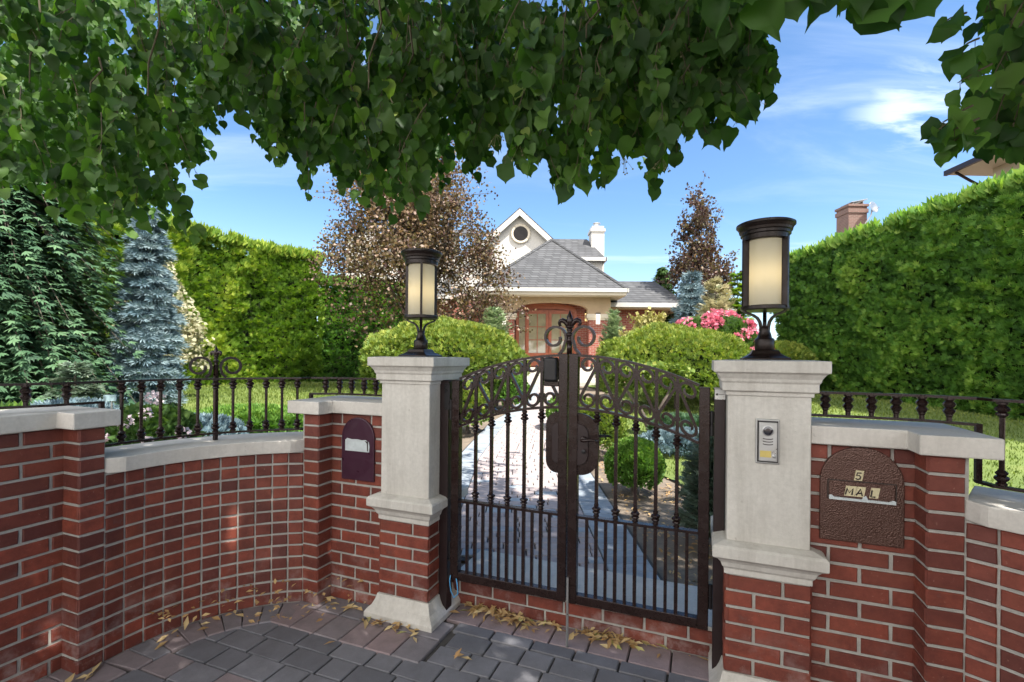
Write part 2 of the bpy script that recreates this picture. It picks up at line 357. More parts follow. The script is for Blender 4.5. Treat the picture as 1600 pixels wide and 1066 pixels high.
M['gold'] = leafmat('golden_leaf', [(0, (0.22, 0.22, 0.05)), (0.6, (0.42, 0.38, 0.12)), (1, (0.60, 0.53, 0.25))], 0.25, 0.6, (1, 1, 0.6))
M['cream'] = leafmat('cream_leaf', [(0, (0.25, 0.28, 0.14)), (0.5, (0.52, 0.48, 0.30)), (1, (0.70, 0.62, 0.46))], 0.25, 0.6, (1, 1, 0.7))
M['sage'] = leafmat('sage_leaf', [(0, (0.10, 0.16, 0.10)), (0.6, (0.19, 0.27, 0.19)), (1, (0.32, 0.38, 0.28))], 0.2, 0.6, (1, 1, 0.8))
M['mid'] = leafmat('mid_green_leaf', [(0, (0.04, 0.09, 0.022)), (0.6, (0.08, 0.16, 0.04)), (1, (0.15, 0.25, 0.06))], 0.25, 0.6)
M['pink'] = leafmat('pink_petal', [(0, (0.55, 0.10, 0.18)), (0.5, (0.78, 0.22, 0.32)), (1, (0.85, 0.42, 0.50))], 0.3, 0.6, (1, 0.8, 0.8))
M['petalw'] = leafmat('white_petal', [(0, (0.5, 0.4, 0.45)), (1, (0.78, 0.68, 0.70))], 0.3, 0.6, (1, 0.9, 0.9))
M['cone'] = leafmat('pale_cone_leaf', [(0, (0.14, 0.22, 0.11)), (0.6, (0.28, 0.38, 0.20)), (1, (0.44, 0.52, 0.30))], 0.25, 0.6, (1, 1, 0.8))
M['dry'] = leafmat('dry_leaf', [(0, (0.42, 0.24, 0.10)), (0.5, (0.66, 0.46, 0.21)), (0.9, (0.78, 0.62, 0.33)), (1, (0.50, 0.55, 0.16))], 0.2, 0.6, (1, 0.9, 0.6))
M['fruit'] = plain('linden_fruit', (0.30, 0.30, 0.14), 0.6)
M['core'] = plain('hedge_inside', (0.018, 0.028, 0.010), 0.95, spec=0.1)  # solid filler inside foliage; shade of the leaf gaps put into its dark colour
M['grassb'] = leafmat('grass_blades', [(0, (0.10, 0.15, 0.030)), (0.6, (0.19, 0.25, 0.05)), (1, (0.30, 0.33, 0.09))], 0.3, 0.6)

# ------------------------------------------------------------------ vectorised foliage
def T_kite(fold=0.12, w=0.5, mid=0.45):
    return np.array([(0, 0, 0), (w, mid, fold), (0, 1, 0), (-w, mid, fold)]), np.array([(0, 1, 2), (0, 2, 3)])
def T_heart():
    o = [(0, 0.02), (0.22, -0.04), (0.42, 0.10), (0.50, 0.32), (0.42, 0.58), (0.24, 0.80), (0.07, 0.93), (0, 1.06)]
    V = [(x, y, 0.22*abs(x)+0.10*math.sin(3*y)*abs(x)-0.10*(y-0.4)**2) for x, y in o]
    V += [(-x, y, z) for x, y, z in V[1:-1]]
    mids = [(0, 0.35, -0.0), (0, 0.7, -0.012)]; V += mids           # 14, 15
    T = [(0, 1, 14), (1, 2, 14), (2, 3, 14), (3, 4, 14), (4, 15, 14), (4, 5, 15), (5, 6, 15), (6, 7, 15)]
    mir = {0: 0, 1: 8, 2: 9, 3: 10, 4: 11, 5: 12, 6: 13, 7: 7, 14: 14, 15: 15}
    T += [(mir[c], mir[b], mir[a]) for a, b, c in T]
    return np.array(V), np.array(T)
def T_fan(n=3, spread=0.9, w=0.10, cup=0.15):
    V = []; T = []
    for i in range(n):
        a = (i-(n-1)/2)*spread/max(1, n-1); l = 1-0.25*abs(a)
        d = np.array((math.sin(a), math.cos(a))); p = np.array((d[1], -d[0])); b = len(V)
        for (k, s_) in ((0, 0), (0.55, w), (1, 0), (0.55, -w)):
            q = d*k*l+p*s_; V.append((q[0], q[1], cup*k*k*((i % 2)-0.5)))
        T += [(b, b+1, b+2), (b, b+2, b+3)]
    return np.array(V), np.array(T)
def T_tuft(n=6, w=0.07, open_=0.5):
    V = []; T = []
    for i in range(n):
        a = 2*math.pi*i/n; dx, dz = math.cos(a)*open_, math.sin(a)*open_; px, pz = -math.sin(a)*w, math.cos(a)*w; b = len(V)
        V += [(0, 0, 0), (dx*0.55+px, 0.5, dz*0.55+pz), (dx, 0.9, dz), (dx*0.55-px, 0.5, dz*0.55-pz)]
        T += [(b, b+1, b+2), (b, b+2, b+3)]
    return np.array(V), np.array(T)
KITE, HEART, FAN3, FAN5, TUFT = T_kite(), T_heart(), T_fan(3, 1.0, 0.13), T_fan(5, 1.5, 0.10), T_tuft()
LONG = T_kite(0.05, 0.16, 0.5)
def unit(v): return v/np.maximum(np.linalg.norm(v, axis=-1, keepdims=True), 1e-9)
def cards(P, D, Nn, S, tmpl):
    """leaf template instances: base P, direction D, normal hint Nn, size S -> verts, tris"""
    V, T = tmpl; n, k = len(P), len(V)
    D = unit(D); X = unit(np.cross(D, Nn)); Z = np.cross(X, D)
    S = np.broadcast_to(np.asarray(S, float).reshape(-1, 1, 1), (n, 1, 1))
    W = P[:, None, :]+S*(V[None, :, 0:1]*X[:, None]+V[None, :, 1:2]*D[:, None]+V[None, :, 2:3]*Z[:, None])
    TT = (T[None]+(np.arange(n)*k)[:, None, None]).reshape(-1, 3)
    return W.reshape(-1, 3), TT
def rep(r, tmpl): return np.repeat(r, len(tmpl[0]))
def rvec(n): return unit(rng.normal(size=(n, 3)))
def snoise(P, f, seed=0):
    """cheap smooth noise from sines, about -1..1"""
    rs = np.random.default_rng(100+seed); v = np.zeros(len(P))
    for i in range(7):
        d = unit(rs.normal(size=3)); v += np.sin(P@d*f*rs.uniform(0.6, 1.9)+rs.uniform(0, 6.28))
    return v/3.2
def foliage(name, P, D, Nn, S, tmpl, mat, parent, rnd):
    V, T = cards(P, D, Nn, S, tmpl); return tri_mesh(name, V, T, mat, parent, rep(np.clip(rnd, 0, 1), tmpl))

# ------------------------------------------------------------------ terrain
def gz(x, y):
    """garden height: level with the threshold near the gate, rising to the house and to the left"""
    k = min(max((y-6)/12, 0), 1)*0.30
    l_ = min(max((-x-2.2)/5, 0), 1)*min(max((y-2)/8, 0), 1)*0.30
    return 0.13+max(k, l_)
def in_front(x, y):
    d = Vector((x, y, 0))-O; return d.dot(E), d.dot(N)
# ground far sheet
V = []; Fc = []; xs = [-900, -120, -40]+[i*1.0 for i in range(-22, 23)]+[40, 120, 900]
ys = [-400, -60, -12, -6, -3]+[i*0.75 for i in range(-2, 44)]+[45, 80, 200, 1200]
def gfar(x, y):
    s, t_ = in_front(x, y)
    if t_ < 2.2 and y < 6: return -0.06
    return gz(x, y)-0.03
for y in ys:
    for x in xs: V.append((x, y, gfar(x, y) if y < 60 else 0.3))
nx = len(xs)
for j in range(len(ys)-1):
    for i in range(nx-1): Fc.append((j*nx+i, j*nx+i+1, (j+1)*nx+i+1, (j+1)*nx+i))
def grass_ground():
    m, t, b = newmat('lawn_ground'); g = NG(t); f = g.noise(1.2, 6, 0.6); c = g.ramp(f, [(0.3, (0.12, 0.18, 0.035)), (0.55, (0.19, 0.25, 0.05)), (0.8, (0.30, 0.31, 0.09))])
    c = g.mix(g.rng(g.noise(60, 3), 0.3, 0.7, 0, 0.5), c, (0.09, 0.13, 0.03)); g.l(c, b.inputs['Base Color']); b.inputs['Roughness'].default_value = 0.9
    g.bump(b, g.noise(90, 3), 0.8, 0.02); return m
M['lawn'] = grass_ground()
setp(mesh('ground', V, Fc, M['soil']), kind='structure')
V = []; Fc = []; ns_, nt_ = 60, 12
for j in range(nt_+1):
    for i in range(ns_+1):
        p_ = L(-9+18*i/ns_, 0.29+3.6*j/nt_); V.append((p_.x, p_.y, gz(p_.x, p_.y)-0.01))
for j in range(nt_):
    for i in range(ns_): a = j*(ns_+1)+i; Fc.append((a, a+1, a+ns_+2, a+ns_+1))
setp(mesh('garden_bed', V, Fc, M['soil']), kind='structure')
# lawn sheets (left, right) just above the soil
def inpath(x, y, m=0.0):
    c = path_c(y); return abs(x-c) < 0.78+m
def path_c(y):
    pts = [(1.5, 0.10), (2.6, 0.08), (4, 0.09), (6, 0.10), (8.7, 0.38), (10.1, 0.70), (13, 1.1), (16, 1.4), (20, 1.5)]
    for (a, xa), (b_, xb) in zip(pts, pts[1:]):
        if y <= b_: return xa+(xb-xa)*(y-a)/(b_-a)
    return 1.5
def lawn(x0f, x1f, y0, y1, nm):
    V = []; Fc = []; ny, nx_ = 40, 24
    for j in range(ny+1):
        y = y0+(y1-y0)*j/ny
        for i in range(nx_+1):
            x = x0f(y)+(x1f(y)-x0f(y))*i/nx_; V.append((x, y, gz(x, y)+0.012))
    for j in range(ny):
        for i in range(nx_): a = j*(nx_+1)+i; Fc.append((a, a+1, a+nx_+2, a+nx_+1))
    return setp(mesh(nm, V, Fc, M['lawn']), kind='structure')
lawn(lambda y: -12.0, lambda y: path_c(y)-2.2-0.6*math.sin(y*0.5), 3.4, 21, 'lawn_left')
lawn(lambda y: path_c(y)+1.55+0.35*math.sin(y*0.6), lambda y: 11.0, 2.2, 19, 'lawn_right')
# grass blades on the parts in view
def grassfield(x0, x1, y0, y1, n, test):
    y = y0+(y1-y0)*rng.random(n)**1.5; x = x0+(x1-x0)*rng.random(n)
    k = np.array([test(a, b) for a, b in zip(x, y)]); x, y = x[k], y[k]
    z = np.array([gz(a, b)+0.012 for a, b in zip(x, y)]); P = np.stack([x, y, z], 1); n = len(P)
    D = rvec(n)*0.45+np.array((0, 0, 1)); S = (0.018+0.018*rng.random(n))*(0.8+y*0.13)
    V, T = cards(P, D, rvec(n), S, LONG); r = np.clip(0.5+0.35*snoise(P, 1.3, 3)+0.2*rng.normal(size=n), 0, 1)
    return V, T, rep(r, LONG)
gl = grassfield(-9.5, -0.8, 3.4, 17, 42000, lambda x, y: x < path_c(y)-2.3-0.6*math.sin(y*0.5))
gr = grassfield(1.6, 10.3, 2.2, 17, 42000, lambda x, y: x > path_c(y)+1.6+0.35*math.sin(y*0.6))
V = np.concatenate([gl[0], gr[0]]); T = np.concatenate([gl[1], gr[1]+len(gl[0])]); rr = np.concatenate([gl[2], gr[2]])
setp(tri_mesh('grass', V, T, M['grassb'], None, rr), 'short sunlit lawn grass either side of the path', 'grass', kind='stuff')

# ------------------------------------------------------------------ garden path
def pv(mb, poly, z, h, a, gap=0.004, ch=0.004):
    """one paver: polygon (CCW), shrunk, chamfered top"""
    c = sum((Vector(p) for p in poly), Vector((0, 0)))/len(poly)
    if z > 0.1 and in_front(c.x, c.y)[1] < 0.60: return
    def sh(g_): return [Vector(p)+(c-Vector(p)).normalized()*g_*1.4 for p in poly]
    o_ = sh(gap); i_ = sh(gap+ch); tilt = [random.uniform(-.0012, .0012) for _ in poly]
    mb.loft([[Vector((p.x, p.y, z-h)) for p in o_], [Vector((p.x, p.y, z-ch+tt)) for p, tt in zip(o_, tilt)], [Vector((p.x, p.y, z+tt)) for p, tt in zip(i_, tilt)]], a=a)
mb = MB(); y = 2.2
bb = MB(); V = []; Fc = []
ys_ = [1.9+0.3*i for i in range(56)]
for yy in ys_:
    for dx in (-0.80, 0.80):
        x_ = path_c(yy)+dx; y_ = max(yy, O.y+(0.50-N.x*(x_-O.x))/N.y); V.append((x_, y_, gz(path_c(yy), yy)+0.006))
for i in range(len(ys_)-1): Fc.append((2*i, 2*i+1, 2*i+3, 2*i+2))
pathroot = mesh('garden_path', V, Fc, M['joint']); setp(pathroot, kind='structure')
row = 0
while y < 18:
    h = 0.105 if y < 8 else 0.21; y2 = y+h; c0, c1 = path_c(y), path_c(y2)
    z = gz(c0, y)+0.02
    # grey soldier border each side (long pavers laid across)
    for sg in (-1, 1):
        x0, x1 = sorted((sg*0.78, sg*0.50))
        pv(mb, [(c0+x0, y), (c0+x1, y), (c1+x1, y2), (c1+x0, y2)], z, 0.02, random.uniform(0.0, 0.42))
    # field: diagonal interlocking look, rows of pinkish pavers of mixed length
    x = -0.50+(-0.0 if row % 2 else -0.11)
    while x < 0.50:
        wdt = random.choice((0.16, 0.21, 0.21)); xa, xb = max(x, -0.50), min(x+wdt, 0.50)
        if xb-xa > 0.03:
            sk = 0.0
            a = random.uniform(0.55, 1.0) if random.random() < 0.96 else random.uniform(0.3, 0.45)
            pv(mb, [(c0+xa, y), (c0+xb, y), (c1+xb+sk, y2), (c1+xa+sk, y2)], z, 0.02, a)
        x += wdt
    y = y2; row += 1
mb.build('path_pavers', M['path_paver'], pathroot)

# ------------------------------------------------------------------ forecourt paving outside the gate
mb = MB()
pm = mesh('paved_forecourt', [L(-5, -7, -0.012), L(7, -7, -0.012), L(7, 0.3, -0.012), L(-5, 0.3, -0.012)], [(0, 1, 2, 3)], M['joint']); setp(pm, kind='structure')
P0, P2, SAG = Vector((-0.781, -0.06)), Vector((-1.197, -0.82)), 0.135
def arc(P0, P2, sag, n):
    ch = P2-P0; c = ch.length/2; Rr = (c*c+sag*sag)/(2*sag); mid = (P0+P2)/2; nr = Vector((ch.y, -ch.x)).normalized()
    if nr.x > 0: nr = -nr
    cen = mid-nr*(Rr-sag); a0 = math.atan2((P0-cen).y, (P0-cen).x); a1 = math.atan2((P2-cen).y, (P2-cen).x)
    while a1 < a0: a1 += 2*math.pi
    if a1-a0 > math.pi: a1 -= 2*math.pi
    return [cen+Vector((math.cos(a0+(a1-a0)*i/n), math.sin(a0+(a1-a0)*i/n)))*Rr for i in range(n+1)], cen, Rr
ARC, ACEN, ARAD = arc(P0, P2, SAG, 11)
def lxy(s, t): v = L(s, t); return (v.x, v.y)
WM = 0.6935                                     # mirror line of the right wall
def side(s, sg): return s if sg < 0 else 2*WM-s
# border along the curve, both sides
for sg in (-1, 1):
    for k in range(9):
        i0, i1 = k*11/9, (k+1)*11/9
        def ap(f_):
            j = min(int(f_), 10); return ARC[j]+(ARC[j+1]-ARC[j])*(f_-j)
        A_, B_ = ap(i0), ap(i1); nA = (ACEN-A_).normalized(); nB = (ACEN-B_).normalized()
        q = [A_, B_, B_+nB*0.2, A_+nA*0.2]; q = [lxy(side(p.x, sg), p.y) for p in q]
        pv(mb, q if sg > 0 else q[::-1], 0.006, 0.03, random.uniform(0.42, 0.66))
    tt = -0.82
    while tt > -4:
        x0, x1 = (-1.31, -1.02); q = [lxy(side(x0, sg), tt-0.15), lxy(side(x1, sg), tt-0.15), lxy(side(x1, sg), tt), lxy(side(x0, sg), tt)]
        pv(mb, q, 0.006, 0.03, random.uniform(0.42, 0.66)); tt -= 0.15
    # soldier row along panel and pillar
    s_ = -0.80
    while s_ < 0.08:
        q = [lxy(side(s_, sg), -0.29), lxy(side(s_+0.155, sg), -0.29), lxy(side(s_+0.155, sg), -0.10), lxy(side(s_, sg), -0.10)]
        pv(mb, q, 0.006, 0.03, random.uniform(0.45, 0.85)); 
        q = [lxy(side(s_, sg), -0.10), lxy(side(s_+0.155, sg), -0.10), lxy(side(s_+0.155, sg), 0.06), lxy(side(s_, sg), 0.06)]
        pv(mb, q, 0.006, 0.03, random.uniform(0.42, 0.6)); s_ += 0.155
s_ = 0.06
while s_ < 1.36:      # rows in front of the threshold
    wq = 0.19
    pv(mb, [lxy(s_, 0.085), lxy(s_+wq, 0.085), lxy(s_+wq, 0.262), lxy(s_, 0.262)], 0.004, 0.03, random.uniform(0.55, 0.85))
    s_ += wq
s_ = 0.14
while s_ < 1.26:
    pv(mb, [lxy(s_, 0.005), lxy(s_+0.21, 0.005), lxy(s_+0.21, 0.085), lxy(s_, 0.085)], 0.004, 0.03, random.uniform(0.0, 0.42)); s_ += 0.21
# field
rowi = 0; tt = 0.005
while tt > -3.6:
    hr = 0.135 if rowi % 3 else 0.125; off = random.choice((0.0, 0.09, 0.13)); s_ = -1.3+off
    while s_ < 2.9:
        wq = random.choice((0.175, 0.205, 0.205, 0.145)); cs, ct = s_+wq/2, tt-hr/2; ok = True
        for sg in (-1, 1):
            cc = side(cs, sg)
            if cc < 0.10 and ct > -0.25 and (sg < 0 or True): ok = False
            if cc < -1.02: ok = False
            if cc < -0.70 and (Vector((cc, ct))-ACEN).length > ARAD-0.19+0.05 and ct > -0.9: ok = False
        if ok: pv(mb, [lxy(s_, tt-hr), lxy(s_+wq, tt-hr), lxy(s_+wq, tt), lxy(s_, tt)], 0.0, 0.03, random.uniform(0.0, 0.44) if random.random() < 0.9 else random.uniform(0.5, 0.7))
        s_ += wq
    tt -= hr; rowi += 1
mb.build('forecourt_pavers', M['paver'], pm)

# ------------------------------------------------------------------ brickwork
CO = 0.0677
def brick(mb, A, B, nrm, z0, z1, a, proud=0.007, ch=0.0035, back=0.012):
    """one brick face between plan points A,B (world xy vectors), outward normal nrm"""
    j = lambda: random.uniform(-.0012, .0012)
    d = (B-A).normalized(); pr = proud+random.uniform(-.0015, .002)
    pts = lambda A_, B_, lo, hi, off: [Vector((A_.x, A_.y, lo))+nrm*off, Vector((B_.x, B_.y, lo))+nrm*off, Vector((B_.x, B_.y, hi))+nrm*off, Vector((A_.x, A_.y, hi))+nrm*off]
    j1, j2, j3, j4 = j(), j(), j(), j()
    def ring(i, off):
        A_, B_ = A+d*(i+0), B-d*i
        return [Vector((A_.x+d.x*j1, A_.y+d.y*j1, z0+i+j3))+nrm*off, Vector((B_.x+d.x*j2, B_.y+d.y*j2, z0+i+j4))+nrm*off, Vector((B_.x+d.x*j3, B_.y+d.y*j3, z1-i+j1))+nrm*off, Vector((A_.x+d.x*j4, A_.y+d.y*j4, z1-i+j2))+nrm*off]
    mb.loft([ring(0, -back), ring(0, pr-ch), ring(ch, pr)], a=a)
def V2(s, t): v = L(s, t); return Vector((v.x, v.y))
def wallface(mb, A, B, z0, z1, bond, lead=0.0, seed=0, endx=(0, 0), jt=0.0125):
    """bricks on the straight plan segment A->B (local s,t); bond 'run','stack' (stack: one brick wide)"""
    a_, b_ = V2(*A), V2(*B); Ld = (b_-a_).length; d = (b_-a_)/Ld; nr = Vector((-d.y, d.x, 0)) if wallface.flip else Vector((d.y, -d.x, 0))
    a3, d3 = Vector((a_.x, a_.y, 0)), Vector((d.x, d.y, 0)); nc = round((z1-z0)/CO); ch_ = (z1-z0)/nc
    for c in range(nc):
        lo, hi = z0+c*ch_+jt/2, z0+(c+1)*ch_-jt/2; rs = random.Random(seed*1000+c)
        if bond == 'stack': cuts = [(0-endx[0], Ld+endx[1], rs.random())]
        else:
            u = -lead-(0.10 if c % 2 else 0.0); cuts = []
            while u < Ld:
                e0, e1 = max(u+jt/2, jt*0.2), min(u+0.203-jt/2, Ld-jt*0.2)
                if u < 0: e0 = -endx[0]
                if u+0.203 > Ld: e1 = Ld+endx[1]
                if e1-e0 > 0.012: cuts.append((e0, e1, rs.random() if not (u < 0 and endx[0]) else random.Random(seed*77+c).random()))
                u += 0.203
        for e0, e1, r in cuts: brick(mb, a3+d3*e0, a3+d3*e1, nr, lo, hi, r)
def build_wall(sg, label):
    sd_ = lambda s: side(s, sg)
    wallface.flip = (sg > 0)
    s_pil = -0.30 if sg < 0 else side(1.7195, 1)
    root = thing('brick_garden_wall', L(sd_(-0.9), -0.1, 0), label, 'wall')
    mb = MB(); ex = 0.003
    H1, H2 = 1.075, 0.855
    wallface(mb, (sd_(-0.679), 0.05), (sd_(s_pil), 0.05), 0, H1, 'run', 0.03, 1)
    wallface(mb, (sd_(-0.679), -0.06), (sd_(-0.679), 0.05), 0, H1, 'stack', 0, 2, (ex, -0.008))
    wallface(mb, (sd_(-0.781), -0.06), (sd_(-0.679), -0.06), 0, H1, 'stack', 0, 2, (-0.003, ex))
    for k in range(11):
        A, B = ARC[k+1], ARC[k]; A = (sd_(A.x), A.y); B = (sd_(B.x), B.y)
        wallface(mb, A, B, 0, H2, 'stack', 0, 20+k, (-0.0045, -0.0045))
    wallface(mb, (sd_(-1.197), -0.915), (sd_(-1.197), -0.82), 0, H1, 'stack', 0, 5, (ex, -0.003))
    wallface(mb, (sd_(-1.3135), -0.915), (sd_(-1.197), -0.915), 0, H1, 'stack', 0, 5, (-0.008, ex))
    wallface(mb, (sd_(-1.3135), -3.6), (sd_(-1.3135), -0.915), 0, H1, 'run', 0.0, 6)
    mb.build('brickwork', M['brick'], root)
    # mortar cores
    core = MB()
    def pr(pts, z0, z1):
        q = [lxy(sd_(p[0]), p[1]) for p in pts]; core.prism(q, z0, z1)
    pr([(s_pil, 0.05), (-0.679, 0.05), (-0.679, 0.30), (s_pil, 0.30)], -0.02, H1)
    pr([(-0.680, -0.06), (-0.790, -0.06), (-0.790, 0.30), (-0.680, 0.30)], -0.02, H1)
    for k in range(11):
        A, B = ARC[k], ARC[k+1]; ao = A+(A-ACEN).normalized()*0.24; bo = B+(B-ACEN).normalized()*0.24
        pr([A, B, bo, ao], -0.02, H2)
    pr([(-1.197, -0.82), (-1.197, -0.915), (-1.45, -0.915), (-1.45, -0.82)], -0.02, H1)
    pr([(-1.3135, -0.915), (-1.3135, -3.6), (-1.55, -3.6), (-1.55, -0.915)], -0.02, H1)
    core.build('mortar', M['mortar'], root)
    def cap(pts, z0, z1):
        c = MB(); q = [lxy(sd_(p[0]), p[1]) for p in pts]
        if sg > 0: q = q[::-1]
        c.prism(q, z0, z1); bevel(c.build('coping', M['cope'], root), 0.005)
    cap([(s_pil, 0.005), (-0.638, 0.005), (-0.638, -0.105), (-0.865, -0.105), (-0.865, 0.34), (s_pil, 0.34)], H1+0.001, H1+0.072)
    cap([(-1.152, -0.78), (-1.152, -0.960), (-1.268, -0.960), (-1.268, -3.6), (-1.60, -3.6), (-1.60, -0.78)], H1+0.001, H1+0.072)
    fr = []; bk = []; nA = 44
    fine, cc, rr_ = arc(P0, P2, SAG, nA)
    for i, p in enumerate(fine):
        u = min(i, nA-i)/nA; ov = 0.045*min(1, u/0.06); dd = (p-cc).normalized(); fr.append(p-dd*ov); bk.append(p+dd*0.29)
    cap([tuple(p) for p in fr]+[tuple(p) for p in bk[::-1]], H2+0.001, H2+0.072)
    return root
# mail panel etc. need H1, H2
H1, H2 = 1.075, 0.855
build_wall(-1, 'curved red brick garden wall left of the gate, with stone coping and two low piers')
build_wall(1, 'red brick garden wall right of the gate, carrying the hammered copper letterbox')

# ------------------------------------------------------------------ gate pillars
def pillar(s0, label):
    c = L(s0+0.15, 0.15, 0); root = thing('gate_pillar', c, label, 'pillar', 'stone and brick pillars either side of the gate')
    mb = MB(); mb.sqloft(c, [(0.21, 0.0), (0.21, 0.03), (0.200, 0.045), (0.180, 0.065), (0.168, 0.09), (0.160, 0.118), (0.14, 0.1185)]); bevel(mb.build('plinth', M['lime'], root), 0.003)
    mb = MB(); wallface.flip = False; z0, z1 = 0.116, 0.116+6*CO
    cs = [(s0, 0), (s0+0.3, 0), (s0+0.3, 0.3), (s0, 0.3)]
    for i in range(4):
        wallface(mb, cs[i], cs[(i+1) % 4], z0, z1, 'run', 0.0 if i % 2 else 0.1, 40+i, (0.003, 0.003))
    mb.build('brick_shaft', M['brick'], root)
    mb = MB(); mb.sqloft(c, [(0.1495, 0.10), (0.1495, z1)]); mb.build('mortar', M['mortar'], root)
    mb = MB(); pr_ = [(0.150, z1-0.002), (0.158, z1), (0.158, z1+0.022), (0.166, z1+0.032), (0.172, z1+0.050), (0.184, z1+0.065), (0.200, z1+0.074), (0.204, z1+0.078), (0.204, z1+0.118), (0.196, z1+0.126), (0.16, z1+0.137), (0.12, z1+0.138)]
    mb.sqloft(c, pr_); bevel(mb.build('moulding', M['lime'], root), 0.002)
    zs = z1+0.135
    mb = MB(); mb.sqloft(c, [(0.150, zs-0.005), (0.150, 1.262)]); bevel(mb.build('stone_shaft', M['lime'], root), 0.005)
    mb = MB(); mb.sqloft(c, [(0.13, 1.255), (0.158, 1.256), (0.158, 1.272), (0.172, 1.276), (0.172, 1.308), (0.178, 1.314), (0.180, 1.326), (0.192, 1.345), (0.198, 1.350), (0.205, 1.352), (0.205, 1.398), (0.15, 1.402)])
    bevel(mb.build('capital', M['lime'], root), 0.003)
    return root
pillar(-0.30, 'stone and brick pillar left of the gate, its shaft bare')
pillar(1.4195, 'stone and brick pillar right of the gate, with the intercom set in its shaft')

# ------------------------------------------------------------------ pillar lanterns
def lantern(s0, label, rot=0):
    c = L(s0+0.15, 0.15, 1.402); root = thing('pillar_lantern', c, label, 'lantern', 'cylindrical lanterns on the gate pillars')
    mb = MB(); mb.sqloft(c, [(0.092, 0), (0.092, 0.008), (0.075, 0.016), (0.058, 0.028), (0.050, 0.044), (0.03, 0.045)]); bevel(mb.build('base', M['lampm'], root), 0.003)
    mb = MB(); mb.lathe(c, [(0.036, 0.042), (0.040, 0.048), (0.040, 0.092), (0.036, 0.098), (0.030, 0.100), (0.026, 0.118), (0.020, 0.135), (0.022, 0.15), (0.012, 0.152)], 20); mb.build('stem', M['lampm'], root, True)
    ar = MB()
    vd = math.atan2(-c.y, -c.x)+rot
    for k in range(3):
        a = vd+k*2*math.pi/3; d = Vector((math.cos(a), math.sin(a), 0)); B = d.cross(Vector((0, 0, 1)))
        pts = [c+d*r_+Vector((0, 0, h)) for r_, h in ((0.016, 0.125), (0.017, 0.150), (0.022, 0.172), (0.034, 0.190), (0.052, 0.202), (0.074, 0.209), (0.088, 0.215), (0.093, 0.225))]
        ar.bar(pts, B, 0.004, 0.008)
    ar.build('arms', M['lampm'], root)
    mb = MB(); mb.lathe(c, [(0.07, 0.222), (0.096, 0.223), (0.098, 0.227), (0.098, 0.240), (0.094, 0.243), (0.06, 0.244)], 32); mb.build('lower_ring', M['lampm'], root, False)
    for k in range(3):
        a = vd+k*2*math.pi/3; d = Vector((math.cos(a), math.sin(a), 0)); B = d.cross(Vector((0, 0, 1))); mb = MB()
        mb.box(c+d*0.089+Vector((0, 0, 0.385)), d*0.013, B*0.0065, Vector((0, 0, 0.155))); mb.build('strap', M['lampm'], root)
    mb = MB(); n = 40
    mb.loft([[c+Vector((math.cos(2*math.pi*k/n)*0.0745, math.sin(2*math.pi*k/n)*0.0745, h)) for k in range(n)] for h in (0.240, 0.39, 0.545)], cap=False)
    mb.build('glass_shade', M['frost'], root, True)
    mb = MB(); mb.lathe(c, [(0.02, 0.536), (0.088, 0.537), (0.094, 0.540), (0.094, 0.560), (0.101, 0.563), (0.101, 0.574), (0.106, 0.578), (0.108, 0.588), (0.114, 0.600), (0.119, 0.604), (0.119, 0.613), (0.112, 0.617), (0.02, 0.620)], 40)
    mb.build('cap', M['lampm'], root, False)
    root.scale = (0.97, 0.97, 0.95)
    ld = bpy.data.lights.new('bulb', 'POINT'); ld.energy = 0.08; ld.color = (1, 0.76, 0.38); ld.shadow_soft_size = 0.03
    lo = bpy.data.objects.new('bulb', ld); COL.objects.link(lo); lo.parent = root; lo.location = (0, 0, 0.38)
lantern(-0.30, 'bronze lantern on the left gate pillar, its frosted glass lit')
lantern(1.4195, 'bronze lantern on the right gate pillar beside the tall hedge, its frosted glass lit', R(60))

# ------------------------------------------------------------------ threshold
th = thing('gate_threshold', L(0.7, 0.3, 0), 'low brick step topped with a pale stone slab under the gate', 'step')
mb = MB(); wallface.flip = False; wallface(mb, (0.0, 0.262), (1.42, 0.262), 0, 2*CO-0.0, 'run', 0.05, 71); mb.build('brickwork', M['brick'], th)
mb = MB(); mb.lb(-0.02, 1.44, 0.263, 0.60, -0.02, 0.134); mb.build('mortar', M['mortar'], th)
mb = MB(); mb.lb(-0.0, 1.42, 0.250, 0.66, 0.135, 0.155); bevel(mb.build('slab', M['cope'], th), 0.004)

# ------------------------------------------------------------------ gate
TG = 0.10                                       # gate plane
def gp(s, z, t=TG): return L(s, t, z)
SM = 0.7145
def ztop(s): return 1.272+0.150*(1-((SM-s)/0.64)**2)
def zmid(s): return 1.035+0.131*(1-((SM-s)/0.60)**2)
def s_scroll(w, h, flip):
    """planar S scroll points in box w x h centred on 0"""
    r1, r0 = w*0.49, w*0.17; cyy = h/2-r1*1.02; pts = []
    n = 26; a_end = R(-28); tot = R(400)
    for i in range(n+1):
        u = i/n; a = a_end+tot*(1-u); r_ = r0+(r1-r0)*(u**0.55); cxx = -(0.0)
        pts.append((cxx+r_*math.cos(a), cyy+r_*math.sin(a)))
    low = [(-x, -y) for x, y in pts[::-1]]; pts = pts+low
    return [(x*(-1 if flip else 1), y) for x, y in pts]
def knuckle(mb, s, z, k=1.0, t=TG, up=1):
    pr_ = [(0.008, -0.030), (0.011, -0.027), (0.011, -0.020), (0.009, -0.017), (0.018, -0.011), (0.021, -0.006), (0.018, -0.001), (0.011, 0.002), (0.016, 0.006), (0.018, 0.010), (0.015, 0.014), (0.009, 0.018), (0.013, 0.023), (0.013, 0.030), (0.008, 0.033)]
    if up < 0: pr_ = [(r, -h) for r, h in pr_[::-1]]
    mb.lathe(gp(s, z, t), [(r*k, h*k) for r, h in pr_], 8)
